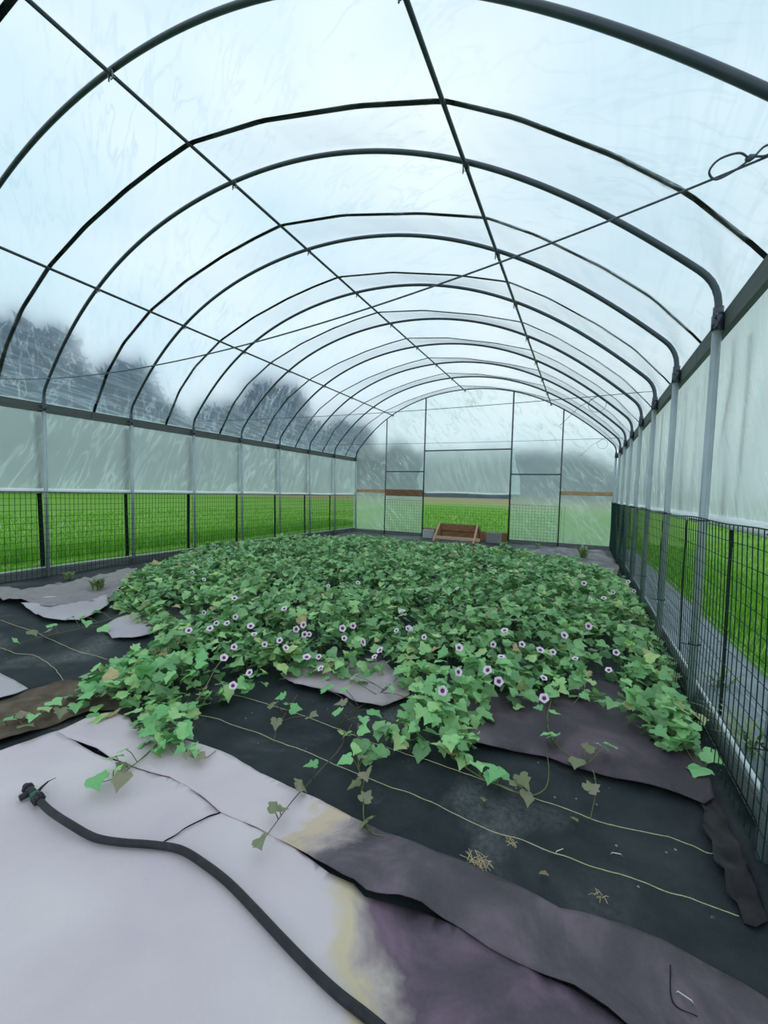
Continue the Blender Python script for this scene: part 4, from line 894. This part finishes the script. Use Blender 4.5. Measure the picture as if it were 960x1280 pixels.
# ------------------------------------------------------------------ weeds
def weed(c, n, hgt, lab, spread=0.12, wid=0.012, group='weeds along the walls', arch=1.0):
    root = empty('weed', c); tag(root, lab, 'weed', group); V = []; F = []; R_ = []
    for k in range(n):
        a = random.uniform(0, 6.28); h = hgt * random.uniform(.5, 1); bx, by = c[0] + random.gauss(0, .03), c[1] + random.gauss(0, .03); out_ = spread * random.uniform(.5, 1.2) * arch; side = Vector((-math.sin(a), math.cos(a), 0)); b = len(V); rr = random.random()
        for j in range(6):
            t = j / 5; z = c[2] + h * (t - 0.45 * arch * t ** 3); rad = out_ * t ** 1.6; p = Vector((bx + math.cos(a) * rad, by + math.sin(a) * rad, z)); wd = wid * math.sin(math.pi * min(.98, .12 + .86 * t)) * .5
            V += [tuple(p - side * wd), tuple(p + side * wd)]; R_ += [rr, rr]
        for j in range(5): F.append((b + 2 * j, b + 2 * j + 1, b + 2 * j + 3, b + 2 * j + 2))
    tag(link('blades', np_mesh('blades', V, F, R_), MAT['weed'], root, True), kind='stuff')
wl = ['next to the nearest post', 'a little beyond the nearest post', 'midway between the two nearest posts', 'just before the second post', 'beyond the second post']
for k, (x, y, n, h) in enumerate([(0.98, 1.95, 26, 0.5), (1.05, 2.3, 30, 0.55), (0.95, 2.65, 24, 0.45), (0.90, 2.95, 16, 0.38), (1.0, 3.9, 12, 0.3)]):
    weed((x, y, -0.03), n, h, 'arching grassy weed outside the right netting, ' + wl[k], 0.28, 0.02)
weed((*px(87, 724)[:2], 0.0), 14, 0.22, 'small weed sprouting by the left baseboard', 0.1, 0.03)
weed((*px(122, 740)[:2], 0.03), 22, 0.28, 'leafy weed tuft on the grey sheet by the left wall', 0.14, 0.045)
weed((*px(728, 700)[:2], 0.05), 26, 0.5, 'leafy weed in the far right corner before the end wall', 0.25, 0.05)
weed((*px(672, 686)[:2], 0.02), 14, 0.3, 'small grassy weed at the foot of the end wall', 0.15, 0.02)

# ------------------------------------------------------------------ lawn blades
def blades(name, lab, regions):
    VV = []; FF = []; RR = []; nb = 0
    for (xa, xb, ya, yb, n, hm, wm, dark) in regions:
        x = rng.uniform(xa, xb, n); y = rng.uniform(ya, yb, n)
        if name == 'lawn_grass_right': pass
        h = hm * rng.uniform(.5, 1.25, n); a = rng.uniform(0, 6.283, n); le = rng.uniform(.1, .7, n) * h; la = rng.uniform(0, 6.283, n)
        b0 = np.stack([x - np.cos(a) * wm, y - np.sin(a) * wm, np.full(n, -0.08)], 1); b1 = np.stack([x + np.cos(a) * wm, y + np.sin(a) * wm, np.full(n, -0.08)], 1)
        t0 = np.stack([x + np.cos(la) * le, y + np.sin(la) * le, -0.06 + h], 1)
        V = np.stack([b0, b1, t0], 1).reshape(-1, 3); VV.append(V); FF.append(np.arange(3 * n).reshape(-1, 3) + nb); nb += 3 * n
        RR.append(np.repeat(np.clip(rng.normal(.5 - dark, .34, n), 0, 1), 3))
    return tag(link(name, np_mesh(name, np.concatenate(VV), np.concatenate(FF), np.concatenate(RR)), MAT['grass']), lab, 'grass', kind='stuff')
blades('lawn_grass', 'bright green lawn grass outside the left netting', [(-8.9, -7.6, -1, 14, 22000, .09, .006, -.05), (-10.6, -8.9, -1, 16, 26000, .20, .008, .22), (-14, -10.6, -1, 18, 26000, .10, .009, 0), (-24, -14, -2, 26, 26000, .10, .016, -.05)])
blades('lawn_grass', 'bright green lawn grass outside the right netting', [(1.42, 2.9, .2, 15, 34000, .10, .006, .05), (2.9, 6, .5, 18, 30000, .09, .008, -.05), (6, 14, 2, 28, 22000, .1, .016, -.05)])
blades('lawn_grass', 'bright green lawn grass beyond the far doorway', [(-9, 2, 13.2, 20, 16000, .10, .010, 0), (-16, 2, 20, 40, 16000, .12, .022, 0)])

# ------------------------------------------------------------------ trees and far ridge
def crown_data(seed, n, rx, rz, leaf):
    r = np.random.default_rng(seed); k = 16
    bc = r.normal(0, 1, (k, 3)); bc /= np.linalg.norm(bc, axis=1)[:, None]; bc *= r.uniform(.25, .7, (k, 1)); bs = r.uniform(.28, .5, k)
    idx = r.integers(0, k, n); dv = r.normal(0, 1, (n, 3)); dv /= np.linalg.norm(dv, axis=1)[:, None]
    p = bc[idx] + dv * bs[idx][:, None] * r.uniform(.75, 1.05, (n, 1)); p *= (rx, rx, rz)
    t = r.normal(0, leaf, (n, 3, 3)); V = (p[:, None, :] + t).reshape(-1, 3); return V, np.arange(3 * n).reshape(-1, 3), np.repeat(r.uniform(0, 1, n), 3)
CROWN = []
for s, (rx, rz) in enumerate([(3.6, 4.6), (4.6, 4.4), (3.0, 5.4)]):
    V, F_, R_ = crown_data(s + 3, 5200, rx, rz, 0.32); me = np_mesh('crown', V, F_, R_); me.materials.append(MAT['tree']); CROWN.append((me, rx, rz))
TRUNK = []
for s in range(2):
    m = MB(); m.tube([(0, 0, 0), (.1, 0, 2), (-.05, .1, 4), (.1, 0, 6.5)], [.32, .26, .2, .1], 8)
    for k in range(6):
        a = k * 1.05 + s; m.tube([(0, 0, 3 + .4 * k), (math.cos(a) * 1.1, math.sin(a) * 1.1, 4.2 + .45 * k), (math.cos(a) * 2.2, math.sin(a) * 2.2, 5.6 + .4 * k)], [.11, .08, .03], 6)
    me = m.mesh('trunk'); me.materials.append(MAT['bark']); TRUNK.append(me)
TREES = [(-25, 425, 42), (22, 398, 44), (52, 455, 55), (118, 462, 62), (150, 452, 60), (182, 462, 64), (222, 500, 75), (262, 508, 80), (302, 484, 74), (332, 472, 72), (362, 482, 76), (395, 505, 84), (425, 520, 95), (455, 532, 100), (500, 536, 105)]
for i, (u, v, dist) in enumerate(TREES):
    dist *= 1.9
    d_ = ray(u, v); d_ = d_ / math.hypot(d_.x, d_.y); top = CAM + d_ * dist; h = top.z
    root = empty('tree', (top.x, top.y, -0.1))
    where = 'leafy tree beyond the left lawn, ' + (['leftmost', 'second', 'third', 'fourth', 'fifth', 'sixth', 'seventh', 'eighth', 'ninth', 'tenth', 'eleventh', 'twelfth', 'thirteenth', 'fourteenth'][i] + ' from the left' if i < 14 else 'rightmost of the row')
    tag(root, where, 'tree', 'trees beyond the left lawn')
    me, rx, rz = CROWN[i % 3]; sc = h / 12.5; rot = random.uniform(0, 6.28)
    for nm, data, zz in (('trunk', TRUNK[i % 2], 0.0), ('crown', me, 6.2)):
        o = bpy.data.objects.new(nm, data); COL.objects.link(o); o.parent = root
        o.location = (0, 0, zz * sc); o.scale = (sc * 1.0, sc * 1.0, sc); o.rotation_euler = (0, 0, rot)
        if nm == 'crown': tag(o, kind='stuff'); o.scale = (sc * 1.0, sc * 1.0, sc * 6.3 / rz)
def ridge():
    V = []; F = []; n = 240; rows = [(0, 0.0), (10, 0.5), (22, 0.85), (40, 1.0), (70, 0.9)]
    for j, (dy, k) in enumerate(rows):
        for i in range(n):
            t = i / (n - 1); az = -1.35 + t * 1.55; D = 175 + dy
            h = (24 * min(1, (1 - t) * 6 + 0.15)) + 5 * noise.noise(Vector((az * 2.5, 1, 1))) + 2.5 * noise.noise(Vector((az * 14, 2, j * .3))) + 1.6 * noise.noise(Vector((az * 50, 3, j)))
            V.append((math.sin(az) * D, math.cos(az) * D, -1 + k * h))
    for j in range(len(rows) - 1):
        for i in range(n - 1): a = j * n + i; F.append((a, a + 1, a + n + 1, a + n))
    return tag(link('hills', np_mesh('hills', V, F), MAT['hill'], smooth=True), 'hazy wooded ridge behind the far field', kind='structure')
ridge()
bpy.context.view_layer.update()
